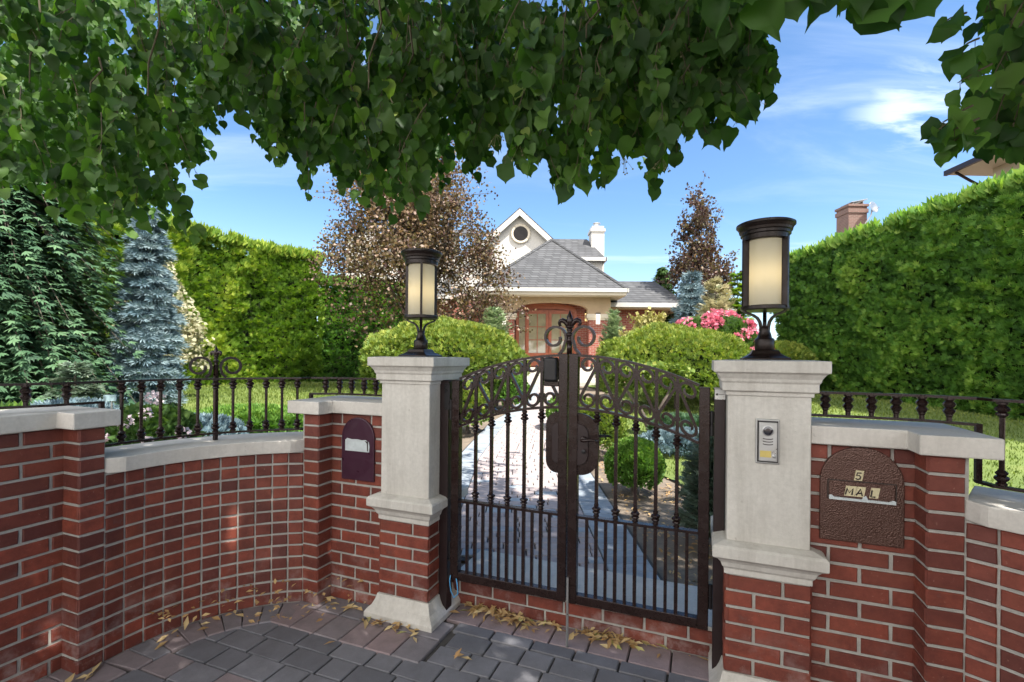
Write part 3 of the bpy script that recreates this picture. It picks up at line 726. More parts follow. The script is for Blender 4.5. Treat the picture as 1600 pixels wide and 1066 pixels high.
def gate_leaf(s0, s1, name_lab, left):
    root = thing('gate_leaf', gp((s0+s1)/2, 0.21), name_lab, 'gate', 'pair of wrought iron gate leaves')
    hs, ms_ = (s0, s1) if left else (s1, s0)    # hinge side, meeting side
    sgn = 1 if left else -1
    # stiles
    mb = MB(); a, b_ = sorted((hs, hs+sgn*0.045)); mb.lb(a, b_, TG, TG+0.045, 0.212, ztop((a+b_)/2)-0.004); bevel(mb.build('stile', M['iron'], root), 0.003)
    mb = MB(); a, b_ = sorted((ms_, ms_-sgn*0.045)); mb.lb(a, b_, TG, TG+0.045, 0.212, 1.424); bevel(mb.build('stile', M['iron'], root), 0.003)
    i0, i1 = (s0+0.045, s1-0.045)
    mb = MB(); mb.lb(i0, i1, TG+0.003, TG+0.042, 0.212, 0.255); bevel(mb.build('bottom_rail', M['iron'], root), 0.002)
    mb = MB(); mb.lb(i0, i1, TG+0.006, TG+0.040, 0.626, 0.638); mb.build('middle_rail', M['iron'], root)
    nn = 20; ss = [i0+(i1-i0)*i/nn for i in range(nn+1)]
    mb = MB(); mb.bar([gp(s, ztop(s)-0.006, TG+0.022) for s in ss], N, 0.006, 0.020); mb.build('top_rail', M['iron'], root)
    mb = MB(); mb.bar([gp(s, zmid(s)-0.006, TG+0.022) for s in ss], N, 0.006, 0.018); mb.build('arched_rail', M['iron'], root)
    sp = (i1-i0)/12
    for k in range(1, 12):
        s = i0+sp*k; mb = MB(); tt = TG+0.022
        if k % 2 == 0:
            q = 0.0078; mb.lb(s-q, s+q, tt-q, tt+q, 0.25, ztop(s)-0.012)
            knuckle(mb, s, zmid(s)-0.047, 1.05, tt, 1); knuckle(mb, s, 0.638+0.036, 1.05, tt, -1)
            mb.build('main_bar', M['iron'], root)
        else:
            q = 0.0070; mb.lb(s-q, s+q, tt-q, tt+q, 0.25, 0.628); mb.build('short_bar', M['iron'], root)
    # S scrolls in the frieze
    for k in range(6):
        sc = i0+sp*(2*k+1); zc = (ztop(sc)-0.012+zmid(sc))/2; h = ztop(sc)-0.012-zmid(sc)-0.004
        fl = (k % 2 == 1)
        slope = (ztop(sc+0.02)-ztop(sc-0.02))/0.04
        pts = [gp(sc+x, zc+y+slope*x, TG+0.022) for x, y in s_scroll(2*sp-0.016, h, fl)]
        n = len(pts); tp = [0.75+0.25*min(1, min(i, n-1-i)/6) for i in range(n)]
        mb = MB(); mb.bar(pts, N, 0.0066, 0.009, taper=tp); mb.build('scroll', M['iron'], root)
    for k in range(1, 6):                       # bands tying scrolls to bars
        s = i0+sp*2*k
        for zz_ in ((ztop(s)-0.062), (zmid(s)+0.058)):
            mb = MB(); mb.lb(s-0.013, s+0.013, TG+0.010, TG+0.034, zz_-0.009, zz_+0.009); mb.build('scroll_collar', M['iron'], root)
    # hinges
    for z in (0.36, 1.12):
        mb = MB(); s = hs-sgn*0.008; mb.lathe(gp(s, z, TG+0.01), [(0.004, -0.055), (0.009, -0.053), (0.009, -0.002), (0.007, 0), (0.009, 0.002), (0.009, 0.053), (0.004, 0.055)], 10); mb.build('hinge', M['black'], root)
    # half of the stadium shaped lock plate, with stepped rims
    s_in = ms_-sgn*0.043; zc = 0.985
    def half(wd, ht, z0, depth0, depth1, mat, nm, par):
        pts = []
        for i in range(21):
            a = math.pi/2-math.pi*i/20; x = wd*math.cos(a)**0.8 if math.cos(a) > 1e-6 else 0
            y = (ht-wd)*(1 if a > 1e-9 else -1 if a < -1e-9 else 0)+wd*math.sin(a); pts.append((x, y))
        pts = [(-0.0, ht)]+pts+[(-0.0, -ht)]; m_ = MB()
        m_.loft([[gp(s_in-sgn*x, zc+y, TG+dd) for x, y in pts] for dd in (depth0, depth1)]); o = m_.build(nm, mat, par); bevel(o, 0.002, 1); return o
    pl = half(0.068 if left else 0.105, 0.150, 0, 0.012, 0.030, M['iron'], 'lock_plate', root)
    k_ = (0.068 if left else 0.105)
    for wd, ht in ((k_*0.92, 0.141), (k_*0.74, 0.122)):
        hh = ht-wd; pts = [(0, ht)]+[(wd*math.cos(a)*1.0, hh+wd*math.sin(a)) for a in [math.pi/2*(1-q/8) for q in range(9)]]+[(wd*math.cos(a), -hh+wd*math.sin(a)) for a in [-math.pi/2*q/8 for q in range(9)]]
        m_ = MB(); m_.tube([gp(s_in-sgn*x, zc+y, TG+0.010) for x, y in pts], 0.0065, 6); m_.build('plate_rim', M['iron'], pl, True)
    half(k_*0.52, 0.100, 0, 0.014, 0.004, M['post'], 'plate_panel', pl)
    return root, pl, s_in
gl_, pl_l, _ = gate_leaf(0.075, 0.711, 'left wrought iron gate leaf, carrying the black electric lock box', True)
gr_, pl_r, si = gate_leaf(0.718, 1.3545, 'right wrought iron gate leaf with the lever handle and drop bolt', False)
mb = MB(); c = gp(si+0.035, 1.015, TG-0.012); mb.lathe(c, [(0.002, 0), (0.014, 0.001), (0.014, 0.012), (0.008, 0.014)], 12, (E, Vector((0, 0, 1)), -N)); 
mb.tube([c-N*0.012, c-N*0.04, c-N*0.045+E*0.012, c-N*0.045+E*0.05+Vector((0, 0, 0.006)), c-N*0.043+E*0.085-Vector((0, 0, 0.002))], [0.007, 0.007, 0.008, 0.006, 0.005], 8); mb.build('handle', M['iron'], gr_, True)
c2 = gp(si+0.095, 1.02, TG+0.08); mb = MB(); mb.tube([c2-E*0.06, c2, c2+E*0.05+Vector((0, 0, 0.004))], [0.007, 0.008, 0.005], 8); mb.build('inner_handle', M['black'], gr_, True)
mb = MB(); mb.lathe(gp(si+0.035, 0.955, TG-0.005), [(0.001, 0), (0.010, 0.001), (0.010, 0.006), (0.004, 0.007)], 12, (E, Vector((0, 0, 1)), -N)); mb.build('keyhole', M['black'], gr_)
mb = MB(); p0 = gp(0.708, 0.30, TG-0.006); mb.tube([gp(0.724, 0.34, TG-0.008), gp(0.724, 0.004, TG-0.008)], 0.0065, 8); mb.build('drop_bolt', M['steel'], gr_)
# black lock box on the left leaf
mb = MB(); mb.lb(0.595, 0.662, TG-0.028, TG+0.03, 1.285, 1.405); bevel(mb.build('lock_box', M['black'], gl_), 0.012, 3)
mb = MB(); mb.lb(0.592, 0.668, TG-0.004, TG+0.006, 1.262, 1.29); bevel(mb.build('lock_backplate', M['iron'], gl_), 0.004)
# crown: fleur-de-lis and two C scrolls on the meeting stile of the right leaf
def fleur(mb, c, k, X=E, Bn=N):
    Z = Vector((0, 0, 1))
    mb.lathe(c, [(0.010*k, 0), (0.013*k, 0.004*k), (0.013*k, 0.016*k), (0.009*k, 0.020*k), (0.017*k, 0.030*k), (0.019*k, 0.036*k), (0.014*k, 0.042*k), (0.009*k, 0.046*k), (0.014*k, 0.054*k), (0.014*k, 0.060*k), (0.008*k, 0.064*k)], 12)
    mb.lathe(c+Z*0.062*k, [(0.006*k, 0), (0.010*k, 0.008*k), (0.015*k, 0.028*k), (0.016*k, 0.040*k), (0.011*k, 0.058*k), (0.005*k, 0.074*k), (0.001*k, 0.084*k)], 10)
    for sg in (-1, 1):
        pts = [(0.006, 0.064), (0.012, 0.080), (0.022, 0.094), (0.034, 0.100), (0.045, 0.096), (0.049, 0.085), (0.044, 0.076), (0.038, 0.078)]
        mb.tube([c+X*(x*k*sg)+Z*(y*k) for x, y in pts], [r*k for r in (0.006, 0.009, 0.012, 0.012, 0.010, 0.008, 0.006, 0.003)], 8)
    mb.box(c+Z*0.070*k, X*0.017*k, Bn*0.010*k, Z*0.005*k)
def cscroll(r, sg, base_dx, base_z, cx_, cz_, turns=500):
    """from a foot at (base_dx, base_z) up the inner side, over the top and curling outward-in"""
    pts = [(base_dx*sg, base_z)]; n = 34; a0 = R(-10); tot = R(turns-120)
    for i in range(n+1):
        u = i/n; a = a0+tot*u; rr_ = r*(1-0.55*u**1.6); pts.append((sg*(cx_-rr_*math.cos(a)*1.0), cz_+rr_*math.sin(a)))
    return pts
mb = MB(); cc = gp(0.7145, 1.424, TG+0.022); mb.box(cc+Vector((0, 0, 0.03)), E*0.011, N*0.011, Vector((0, 0, 0.032))); fleur(mb, cc+Vector((0, 0, 0.056)), 1.08); mb.build('fleur_finial', M['iron'], gr_, True)
for sg, par in ((-1, gl_), (1, gr_)):
    pts = [(sg*0.052, -0.004), (sg*0.030, 0.022)]+cscroll(0.058, sg, 0.05, 0, 0.074, 0.078)[1:]
    mb = MB(); mb.bar([cc+E*x+Vector((0, 0, z)) for x, z in pts], N, 0.0062, 0.012); mb.build('crown_scroll', M['iron'], par)
# ------------------------------------------------------------------ gate posts
def gpost(s0, s1, label, cap_):
    root = thing('gate_post', L((s0+s1)/2, 0.12, 0), label, 'post', 'steel posts the gate leaves hang on')
    mb = MB(); mb.lb(s0, s1, TG+0.004, TG+0.064, 0.02, 1.273); bevel(mb.build('post_tube', M['post'], root), 0.003)
    mb = MB(); mb.lb(s0-0.002, s1+0.002, TG+0.002, TG+0.066, 1.2735, 1.277); bevel(mb.build('post_top', M['steel' if cap_ else 'post'], root), 0.001)
    if cap_:
        mb = MB(); mb.lb(s0+0.001, s1-0.001, TG+0.0005, TG+0.003, 1.228, 1.272); mb.build('maker_plate', M['steel'], root)
        mb = MB(); mb.lathe(gp(s0+0.010, 1.250, TG+0.0003), [(0.0005, 0), (0.005, 0.0004), (0.005, 0.0008)], 10, (E, Vector((0, 0, 1)), -N)); mb.lb(s0+0.017, s1-0.004, TG-0.0005, TG+0.0004, 1.2485, 1.2505); mb.build('plate_print', M['ink'], root)
    else:
        mb = MB(); mb.lb(s0+0.030, s1+0.012, TG-0.003, TG+0.004, 1.12, 1.26); mb.build('keep_plate', M['black'], root)
    return root
gpost(0.003, 0.054, 'dark steel post against the left pillar, blue cord hanging at its foot', False)
gpost(1.372, 1.4165, 'dark steel post against the right pillar, pale maker plate at its top', True)
mb = MB(); pc = L(0.085, TG-0.01, 0.24)
mb.tube([pc+E*0.00, pc+Vector((0, 0, -0.03))-E*0.006, pc+Vector((0, 0, -0.085))+E*0.004, pc+Vector((0, 0, -0.115))+E*0.022, pc+Vector((0, 0, -0.09))+E*0.045, pc+Vector((0, 0, -0.04))+E*0.040, pc+Vector((0, 0, -0.012))+E*0.034], 0.0032, 6)
setp(mb.build('cord_loop', M['blue'], None, True), 'loop of thin blue cord hanging at the gate foot', 'cord')

# ------------------------------------------------------------------ letterboxes and intercom
def arch_poly(w, h, n=18):
    pts = [(-w, 0), (w, 0), (w, h-w)]
    for i in range(1, n): a = math.pi*i/n; pts.append((w*math.cos(a), h-w+w*math.sin(a)))
    pts.append((-w, h-w)); return pts
def extr(mb, c, X, Yv, Bn, poly, d0, d1):
    mb.loft([[c+X*x+Yv*y+Bn*d for x, y in poly] for d in (d1, d0)])
Zv = Vector((0, 0, 1))
def letterbox(sc, w, z0, h, mat, label, wordy):
    c = L(sc, 0.05, z0); root = thing('letterbox', c, label, 'letterbox')
    mb = MB(); extr(mb, c, E, Zv, N, arch_poly(w, h), -0.018, 0.03); bevel(mb.build('front_panel', mat, root), 0.004)
    return root, c
# left: dark purple, plain with a white slot
rt, c = letterbox(-0.485, 0.112, 0.700, 0.355, M['purple'], 'dark purple arched letterbox with a torn pale slot, set in the left wall', False)
mb = MB(); poly = [(-0.083, 0.165), (0.082, 0.165), (0.084, 0.20), (0.078, 0.222), (0.055, 0.232), (0.03, 0.229), (0, 0.233), (-0.04, 0.231), (-0.07, 0.236), (-0.083, 0.225)]
extr(mb, c, E, Zv, N, poly, -0.021, -0.010); mb.build('slot_flap', M['slotw'], rt)
mb = MB(); extr(mb, c, E, Zv, N, [(0.052, 0.226), (0.075, 0.226), (0.076, 0.170), (0.070, 0.170), (0.068, 0.212), (0.060, 0.221)], -0.0225, -0.0205); mb.build('slot_edge', M['ink'], rt)
# right: hammered copper with "5" and "MA L"
rt, c = letterbox(1.893, 0.136, 0.700, 0.370, M['hammer'], 'hammered copper arched letterbox reading 5 and MA L on the right wall', True)
mb = MB(); cz = 0.196
for x0, x1, z0, z1 in ((-0.112, 0.110, cz+0.040, cz+0.043), (-0.112, 0.110, cz-0.030, cz-0.027), (-0.112, -0.109, cz-0.03, cz+0.043), (0.107, 0.110, cz-0.03, cz+0.043)):
    mb.box(c+E*((x0+x1)/2)+Zv*((z0+z1)/2)-N*0.018, E*((x1-x0)/2), N*0.003, Zv*((z1-z0)/2))
mb.build('slot_frame', M['ink'], rt)
mb = MB(); mb.box(c+E*(-0.001)+Zv*(cz+0.008)-N*0.0195, E*0.106, N*0.003, Zv*0.030); fl = bevel(mb.build('slot_flap', M['hammer'], rt), 0.002)
mb = MB(); extr(mb, c, E, Zv, N, [(-0.107, cz-0.034), (0.107, cz-0.034), (0.107, cz-0.022), (0.098, cz-0.018), (0.085, cz-0.026), (0.02, cz-0.024), (0.013, cz-0.010), (0.004, cz-0.014), (0.0, cz-0.025), (-0.09, cz-0.024), (-0.10, cz-0.016), (-0.107, cz-0.018)], -0.0245, -0.019); mb.build('peeled_paint', M['slotw'], rt)
def glyph(ch, mb, c, h, d):
    """stroke letters drawn as thin raised bars: c lower-left, h height"""
    W = {'M': [[(0, 0), (0.10, 1), (0.45, 0.3), (0.85, 1), (0.85, 0)]], 'A': [[(0, 0), (0.42, 1), (0.8, 0)], [(0.16, 0.35), (0.66, 0.35)]],
         'L': [[(0.05, 1), (0.05, 0), (0.6, 0)]], '5': [[(0.62, 1), (0.12, 1), (0.08, 0.56), (0.40, 0.62), (0.62, 0.42), (0.58, 0.10), (0.28, 0.0), (0.03, 0.12)]]}[ch]
    for st in W:
        pts = [c+E*((x+0.16*y)*h)+Zv*(y*h)-N*d for x, y in st]; mb.bar(pts, N, h*0.105, 0.0008)
for ch, x, z, wtile in (('5', -0.022, cz+0.050, 0.028), ('M', -0.054, cz-0.012, 0.036), ('A', -0.019, cz-0.012, 0.031), ('L', 0.027, cz-0.012, 0.030)):
    mb = MB(); h = 0.029; b0 = 0.0235
    poly = [(x-0.004, z-0.004), (x+wtile-0.006, z-0.004), (x+wtile+0.001, z+h+0.006), (x+0.003, z+h+0.006)]
    extr(mb, c, E, Zv, N, poly, -b0, -0.018); tl = mb.build('letter_sticker', M['sticker'], rt)
    mb = MB(); glyph(ch, mb, c+E*x+Zv*(z+0.001), h*0.86, b0+0.0006); mb.build('letter', M['ink'], tl)
# intercom on the right pillar
c = L(1.566, 0.0, 1.075); ic = thing('intercom', c, 'steel door intercom with round speaker and yellow name tag on the right pillar', 'intercom')
mb = MB(); mb.box(c, E*0.043, N*0.010, Zv*0.090); bevel(mb.build('back_box', M['steel'], ic), 0.004)
mb = MB(); mb.box(c-N*0.0095, E*0.037, N*0.003, Zv*0.083); mb.build('seal', M['black'], ic)
mb = MB(); mb.box(c-N*0.016+E*0.001, E*0.033, N*0.006, Zv*0.078); fp = bevel(mb.build('face_plate', M['steel'], ic), 0.003)
mb = MB(); mb.lathe(c-N*0.0215+Zv*0.045, [(0.021, 0), (0.021, 0.003), (0.018, 0.004), (0.016, 0.001)], 24, (E, Zv, -N)); mb.build('speaker_ring', M['steel'], fp)
mb = MB(); mb.lathe(c-N*0.0215+Zv*0.045, [(0.017, 0.0), (0.017, 0.0025), (0.010, 0.0045), (0.001, 0.005)], 20, (E, Zv, -N)); mb.build('camera_eye', glassmat('lens', (0.02, 0.02, 0.03)), fp)
mb = MB()
for k in range(3):
    zc = 0.014-0.011*k; pts = [c+E*(0.021*math.sin(a))+Zv*(zc-0.006*math.cos(a)+0.003)-N*0.0222 for a in [R(-60+12*i) for i in range(11)]]
    mb.bar(pts, N, 0.0017, 0.0006)
mb.build('speaker_slots', M['ink'], fp)
mb = MB(); mb.box(c-N*0.0225-E*0.008-Zv*0.048, E*0.020, N*0.0012, Zv*0.013); mb.build('name_tag', plain('yellow_tag', (0.62, 0.48, 0.14), 0.4), fp)
mb = MB(); mb.lathe(c-N*0.0215+E*0.022-Zv*0.055, [(0.007, 0), (0.007, 0.004), (0.003, 0.006)], 12, (E, Zv, -N)); mb.build('call_button', M['steel'], fp)

# ------------------------------------------------------------------ railings on the walls
def knuck_v(mb, c, k, up, T_):
    pr_ = [(0.008, 0.0), (0.016, 0.002), (0.016, 0.008), (0.011, 0.012), (0.019, 0.020), (0.022, 0.026), (0.019, 0.032), (0.012, 0.035), (0.017, 0.040), (0.018, 0.045), (0.014, 0.049), (0.0085, 0.055)]
    mb.lathe(c, [(r*k, h*k*up) for r, h in pr_], 10)
RT, RU, RL = 1.268, 1.172, 0.965                    # top rail, upper bottom rail, lower bottom rail
def railing(sg, label):
    sd_ = lambda s: side(s, sg); s_pil = -0.302 if sg < 0 else side(1.7215, 1)
    root = thing('iron_railing', L(sd_(-0.9), 0.0, H2+0.07), label, 'railing', 'wrought iron railings on top of the garden walls')
    off = 0.125; fine, cc_, rr_ = arc(P0, P2, SAG, 48)
    arcp = [p+(p-cc_).normalized()*off for p in fine]
    a0 = Vector((-0.815, 0.050+off-0.02)); aE = Vector((-1.32, -0.86))
    arcp = [p for p in arcp if p.x < -0.86 or True]
    # path: panel, then curve, then wall B
    panel = [Vector((s_pil, 0.05+off)), Vector((-0.55, 0.05+off)), Vector((-0.74, 0.05+off*0.85)), Vector((-0.875, 0.085))]
    curve = [Vector((-0.875, 0.085))]+[q for q in arcp[2:46] if q.x < -0.885]; back = [arcp[45], Vector((-1.335, -0.95)), Vector((-1.40, -1.10)), Vector((-1.425, -3.4))]
    W = lambda p, z: L(sd_(p.x), p.y, z)
    # smooth sample by arc length
    def resample(pts, n):
        d = [0]
        for a, b in zip(pts, pts[1:]): d.append(d[-1]+(b-a).length)
        out_ = []
        for i in range(n+1):
            q = d[-1]*i/n; j = 0
            while j < len(d)-2 and d[j+1] < q: j += 1
            out_.append(pts[j]+(pts[j+1]-pts[j])*((q-d[j])/max(1e-9, d[j+1]-d[j])))
        return out_, d[-1]
    allp = panel+curve[1:]+back[1:]
    def railbar(pts, z, name, hw=0.016, hh=0.005):
        mb = MB(); n = len(pts); rings = []
        for i, p in enumerate(pts):
            dd = (pts[min(i+1, n-1)]-pts[max(i-1, 0)]).normalized(); x = Vector((dd.y, -dd.x))
            rings.append([W(p+x*hw*a_, z+hh*b_) for a_, b_ in ((-1, -1), (1, -1), (1, 1), (-1, 1))])
        mb.loft(rings); mb.build(name, M['iron'], root)
    railbar(allp, RT, 'top_rail'); railbar(panel, RU, 'bottom_rail', 0.010, 0.005); railbar(curve, RL, 'bottom_rail', 0.012, 0.005); railbar(back, RU, 'bottom_rail', 0.010, 0.005)
    for p in (curve[0], curve[-1]):
        mb = MB(); q = W(p, (RU+RL)/2); mb.box(q, E*0.009, N*0.009, Zv*((RU-RL)/2+0.004)); mb.build('drop_post', M['iron'], root)
    def short(mb, p): 
        b = W(p, 0); mb.lathe(b+Zv*RU, [(0.009, 0), (0.009, 0.020), (0.012, 0.026), (0.012, 0.030), (0.017, 0.036), (0.020, 0.043), (0.016, 0.050), (0.012, 0.054), (0.018, 0.060), (0.021, 0.068), (0.017, 0.076), (0.012, 0.080), (0.017, 0.086), (0.017, 0.100)], 10)
    sp, _ = resample(panel, 7)
    for p in sp[1:-1]:
        mb = MB(); short(mb, p); mb.build('short_baluster', M['iron'], root)
    sp, ln = resample(curve, 12)
    for i, p in enumerate(sp[1:-1] if True else sp):
        mb = MB(); b = W(p, 0)
        if i == 5:                                   # tall finial post in the middle of the curve
            mb.box(b+Zv*((H2+0.072+1.345)/2), E*0.009, N*0.009, Zv*((1.345-H2-0.072)/2)); knuck_v(mb, b+Zv*(RT-0.005), 1.0, -1, None); knuck_v(mb, b+Zv*(RL+0.006), 1.0, 1, None)
            mb.build('finial_post', M['iron'], root)
            f = MB(); fleur(f, b+Zv*1.340, 0.78); f.build('fleur_finial', M['iron'], root, True)
            p1, p2 = sp[i+2] if i+2 < len(sp) else p, sp[i]; Xd = (W(p1, 0)-W(p2, 0)).normalized(); Bn = Xd.cross(Zv)
            for s2 in (-1, 1):
                pts = [(s2*0.050, 0.004), (s2*0.030, 0.022)]+cscroll(0.054, s2, 0.05, 0, 0.076, 0.062)[1:]
                q = MB(); q.bar([b+Zv*(RT+0.005)+Xd*x+Zv*z for x, z in pts], Bn, 0.0068, 0.010); q.build('crown_scroll', M['iron'], root)
        else:
            mb.lathe(b+Zv*RL, [(0.008, 0), (0.008, RT-RL)], 8); knuck_v(mb, b+Zv*(RT-0.005), 1.0, -1, None); knuck_v(mb, b+Zv*(RL+0.006), 1.0, 1, None)
            mb.build('long_baluster', M['iron'], root)
    sp, ln = resample(back, 20)
    for p in sp[1:]:
        mb = MB(); short(mb, p); mb.build('short_baluster', M['iron'], root)
    mb = MB(); b = W(panel[0], 0); mb.lathe(b+Zv*(RU+0.005), [(0.002, 0), (0.016, 0.001), (0.016, 0.008), (0.004, 0.009)], 12, (N, Zv, E if sg < 0 else -E)); mb.build('wall_fixing', M['iron'], root)
    return root
railing(-1, 'brown iron railing curving over the left wall, with scrolls and a fleur finial')
railing(1, 'brown iron railing over the right wall in front of the tall dark green hedge')


# ------------------------------------------------------------------ hedges
def hedge(name, poly, thick, ztop_, label, mat, dens, size, group=None, z0=None, bump_=0.2):
    """tall clipped hedge; poly = visible face line (world xy), thick to its back (left of direction)"""
    root = thing('clipped_hedge', Vector((poly[0][0], poly[0][1], 0)), label, 'hedge', group)
    core = MB(); Ps = []; Ns = []
    for (a, b_) in zip(poly, poly[1:]):
        A, B = Vector((a[0], a[1], 0)), Vector((b_[0], b_[1], 0)); d = (B-A); Ld = d.length; d /= Ld; nr = Vector((d.y, -d.x, 0)); bk = -nr*thick
        i_ = 0.36
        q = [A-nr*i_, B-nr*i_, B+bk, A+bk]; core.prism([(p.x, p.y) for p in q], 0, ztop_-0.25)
        n = int(Ld*ztop_*dens); u = rng.random(n)*Ld; h = rng.random(n)*ztop_*1.0
        P = np.array(A)[None]+np.array(d)[None]*u[:, None]; P[:, 2] = h
        Ps.append(P); Ns.append(np.tile(np.array(nr), (n, 1)))
        n = int(Ld*thick*dens*0.8); P = np.array(A)[None]+np.array(d)[None]*(rng.random(n)*Ld)[:, None]+np.array(bk)[None]*rng.random(n)[:, None]; P[:, 2] = ztop_
        Ps.append(P); Ns.append(np.tile(np.array((0, 0, 1.0)), (n, 1)))
    for (e, sgn, o_) in ((poly[-1], 1, poly[-2]), (poly[0], -1, poly[1])):
        A = Vector((e[0], e[1], 0)); d = (A-Vector((o_[0], o_[1], 0))).normalized(); pd = (d if sgn > 0 else -d); nr = Vector((pd.y, -pd.x, 0))
        n = int(thick*ztop_*dens); P = np.array(A)[None]-np.array(nr)[None]*(rng.random(n)*thick)[:, None]; P[:, 2] = rng.random(n)*ztop_
        Ps.append(P); Ns.append(np.tile(np.array(d), (n, 1)))
    P = np.concatenate(Ps); Nn = np.concatenate(Ns)
    nv = snoise(P, 3.2, 5)*0.55+snoise(P, 8.0, 6)*0.45
    rim = np.clip((P[:, 2]-(ztop_-0.35))/0.35, 0, 1)*0.06
    nv = nv+0.5*snoise(P, 15.0, 7)
    P = P+Nn*(nv*bump_-rim-0.05-rng.random(len(P))**2*0.18)[:, None]
    P[:, 2] += (Nn[:, 2] > 0.5)*(snoise(P, 1.5, 8)*0.10)
    D = Nn*0.75+np.array((0, 0, 0.75))+rvec(len(P))*0.55
    S = size*(0.7+0.7*rng.random(len(P)))
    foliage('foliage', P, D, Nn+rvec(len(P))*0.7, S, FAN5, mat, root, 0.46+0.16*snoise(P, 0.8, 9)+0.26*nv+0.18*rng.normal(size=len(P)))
    # whiskers on the top edge
    n = 1500; k = rng.integers(0, len(poly)-1, n); u = rng.random(n); A = np.array(poly)[k]; B = np.array(poly)[k+1]
    Pt = np.zeros((n, 3)); Pt[:, :2] = A+(B-A)*u[:, None]; Pt[:, 2] = ztop_-0.05
    foliage('top_shoots', Pt+rvec(n)*0.12, np.array((0, 0, 1.0))+rvec(n)*0.35, rvec(n), 0.14+0.22*rng.random(n), FAN3, mat, root, 0.7+0.2*rng.normal(size=n))
    core.build('dark_core', M['core'], root)
    return root
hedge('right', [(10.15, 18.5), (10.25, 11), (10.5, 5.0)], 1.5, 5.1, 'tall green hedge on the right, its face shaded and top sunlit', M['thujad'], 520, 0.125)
hedge('left', [(-11.0, 10.2), (-9.55, 13.2), (-8.6, 16.0), (-7.1, 17.9)], 1.3, 5.0, 'tall sunlit yellow green hedge behind the blue spruce', M['thuja'], 420, 0.135)
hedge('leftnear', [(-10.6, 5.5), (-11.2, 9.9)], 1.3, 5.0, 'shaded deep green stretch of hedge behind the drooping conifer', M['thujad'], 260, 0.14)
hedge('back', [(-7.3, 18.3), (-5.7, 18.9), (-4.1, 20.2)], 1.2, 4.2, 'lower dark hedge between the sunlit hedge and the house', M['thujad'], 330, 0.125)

# ------------------------------------------------------------------ shrubs and trees
def shrub(name, c, rx, ry, rz, label, cat, mat, n, size, tmpl=FAN3, zc=0.0, lumps=0.12, group=None, stems=True, power=2.0, deep=0.25, up=0.5, f=3.0, cover=0.62):
    """dome or ball: c base centre; radii; leaves over a lumpy shell with a dark inside"""
    c = Vector(c); root = thing(name, c, label, cat, group)
    d = rvec(n); d[:, 2] = np.where(d[:, 2] < -0.55+zc, -d[:, 2], d[:, 2])
    if power != 2: 
        q = (np.abs(d)**power).sum(1)**(1/power); d2 = d/q[:, None]
    else: d2 = d
    lump = 1+lumps*(snoise(d*1.0, f, 11)*0.7+snoise(d, f*2.7, 12)*0.4)-deep*rng.random(n)**2.2
    C = np.array((c.x, c.y, c.z+(rz if zc == 0 else rz*zc)))
    P = C+d2*np.array((rx, ry, rz))*lump[:, None]
    k = P[:, 2] > c.z+0.01; P, d, lump = P[k], d[k], lump[k]; n = len(P)
    nn = unit(d/np.array((rx, ry, rz)))
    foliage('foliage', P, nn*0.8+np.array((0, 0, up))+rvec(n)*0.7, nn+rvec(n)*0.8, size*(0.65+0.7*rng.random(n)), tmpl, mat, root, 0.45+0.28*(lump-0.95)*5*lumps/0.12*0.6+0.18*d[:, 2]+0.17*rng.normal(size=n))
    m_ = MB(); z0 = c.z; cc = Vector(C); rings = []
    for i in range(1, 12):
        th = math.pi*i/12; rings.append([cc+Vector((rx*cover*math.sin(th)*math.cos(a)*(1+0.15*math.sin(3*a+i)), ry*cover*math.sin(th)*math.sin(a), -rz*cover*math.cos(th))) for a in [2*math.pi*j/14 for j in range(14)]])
    m_.loft(rings); m_.build('dark_core', M['core'], root, True)
    if stems:
        s_ = MB(); s_.tube([c-Zv*0.05, c+Zv*(C[2]-c.z)*0.8], [0.04, 0.02], 6); s_.build('stem', M['bark'], root)
    return root
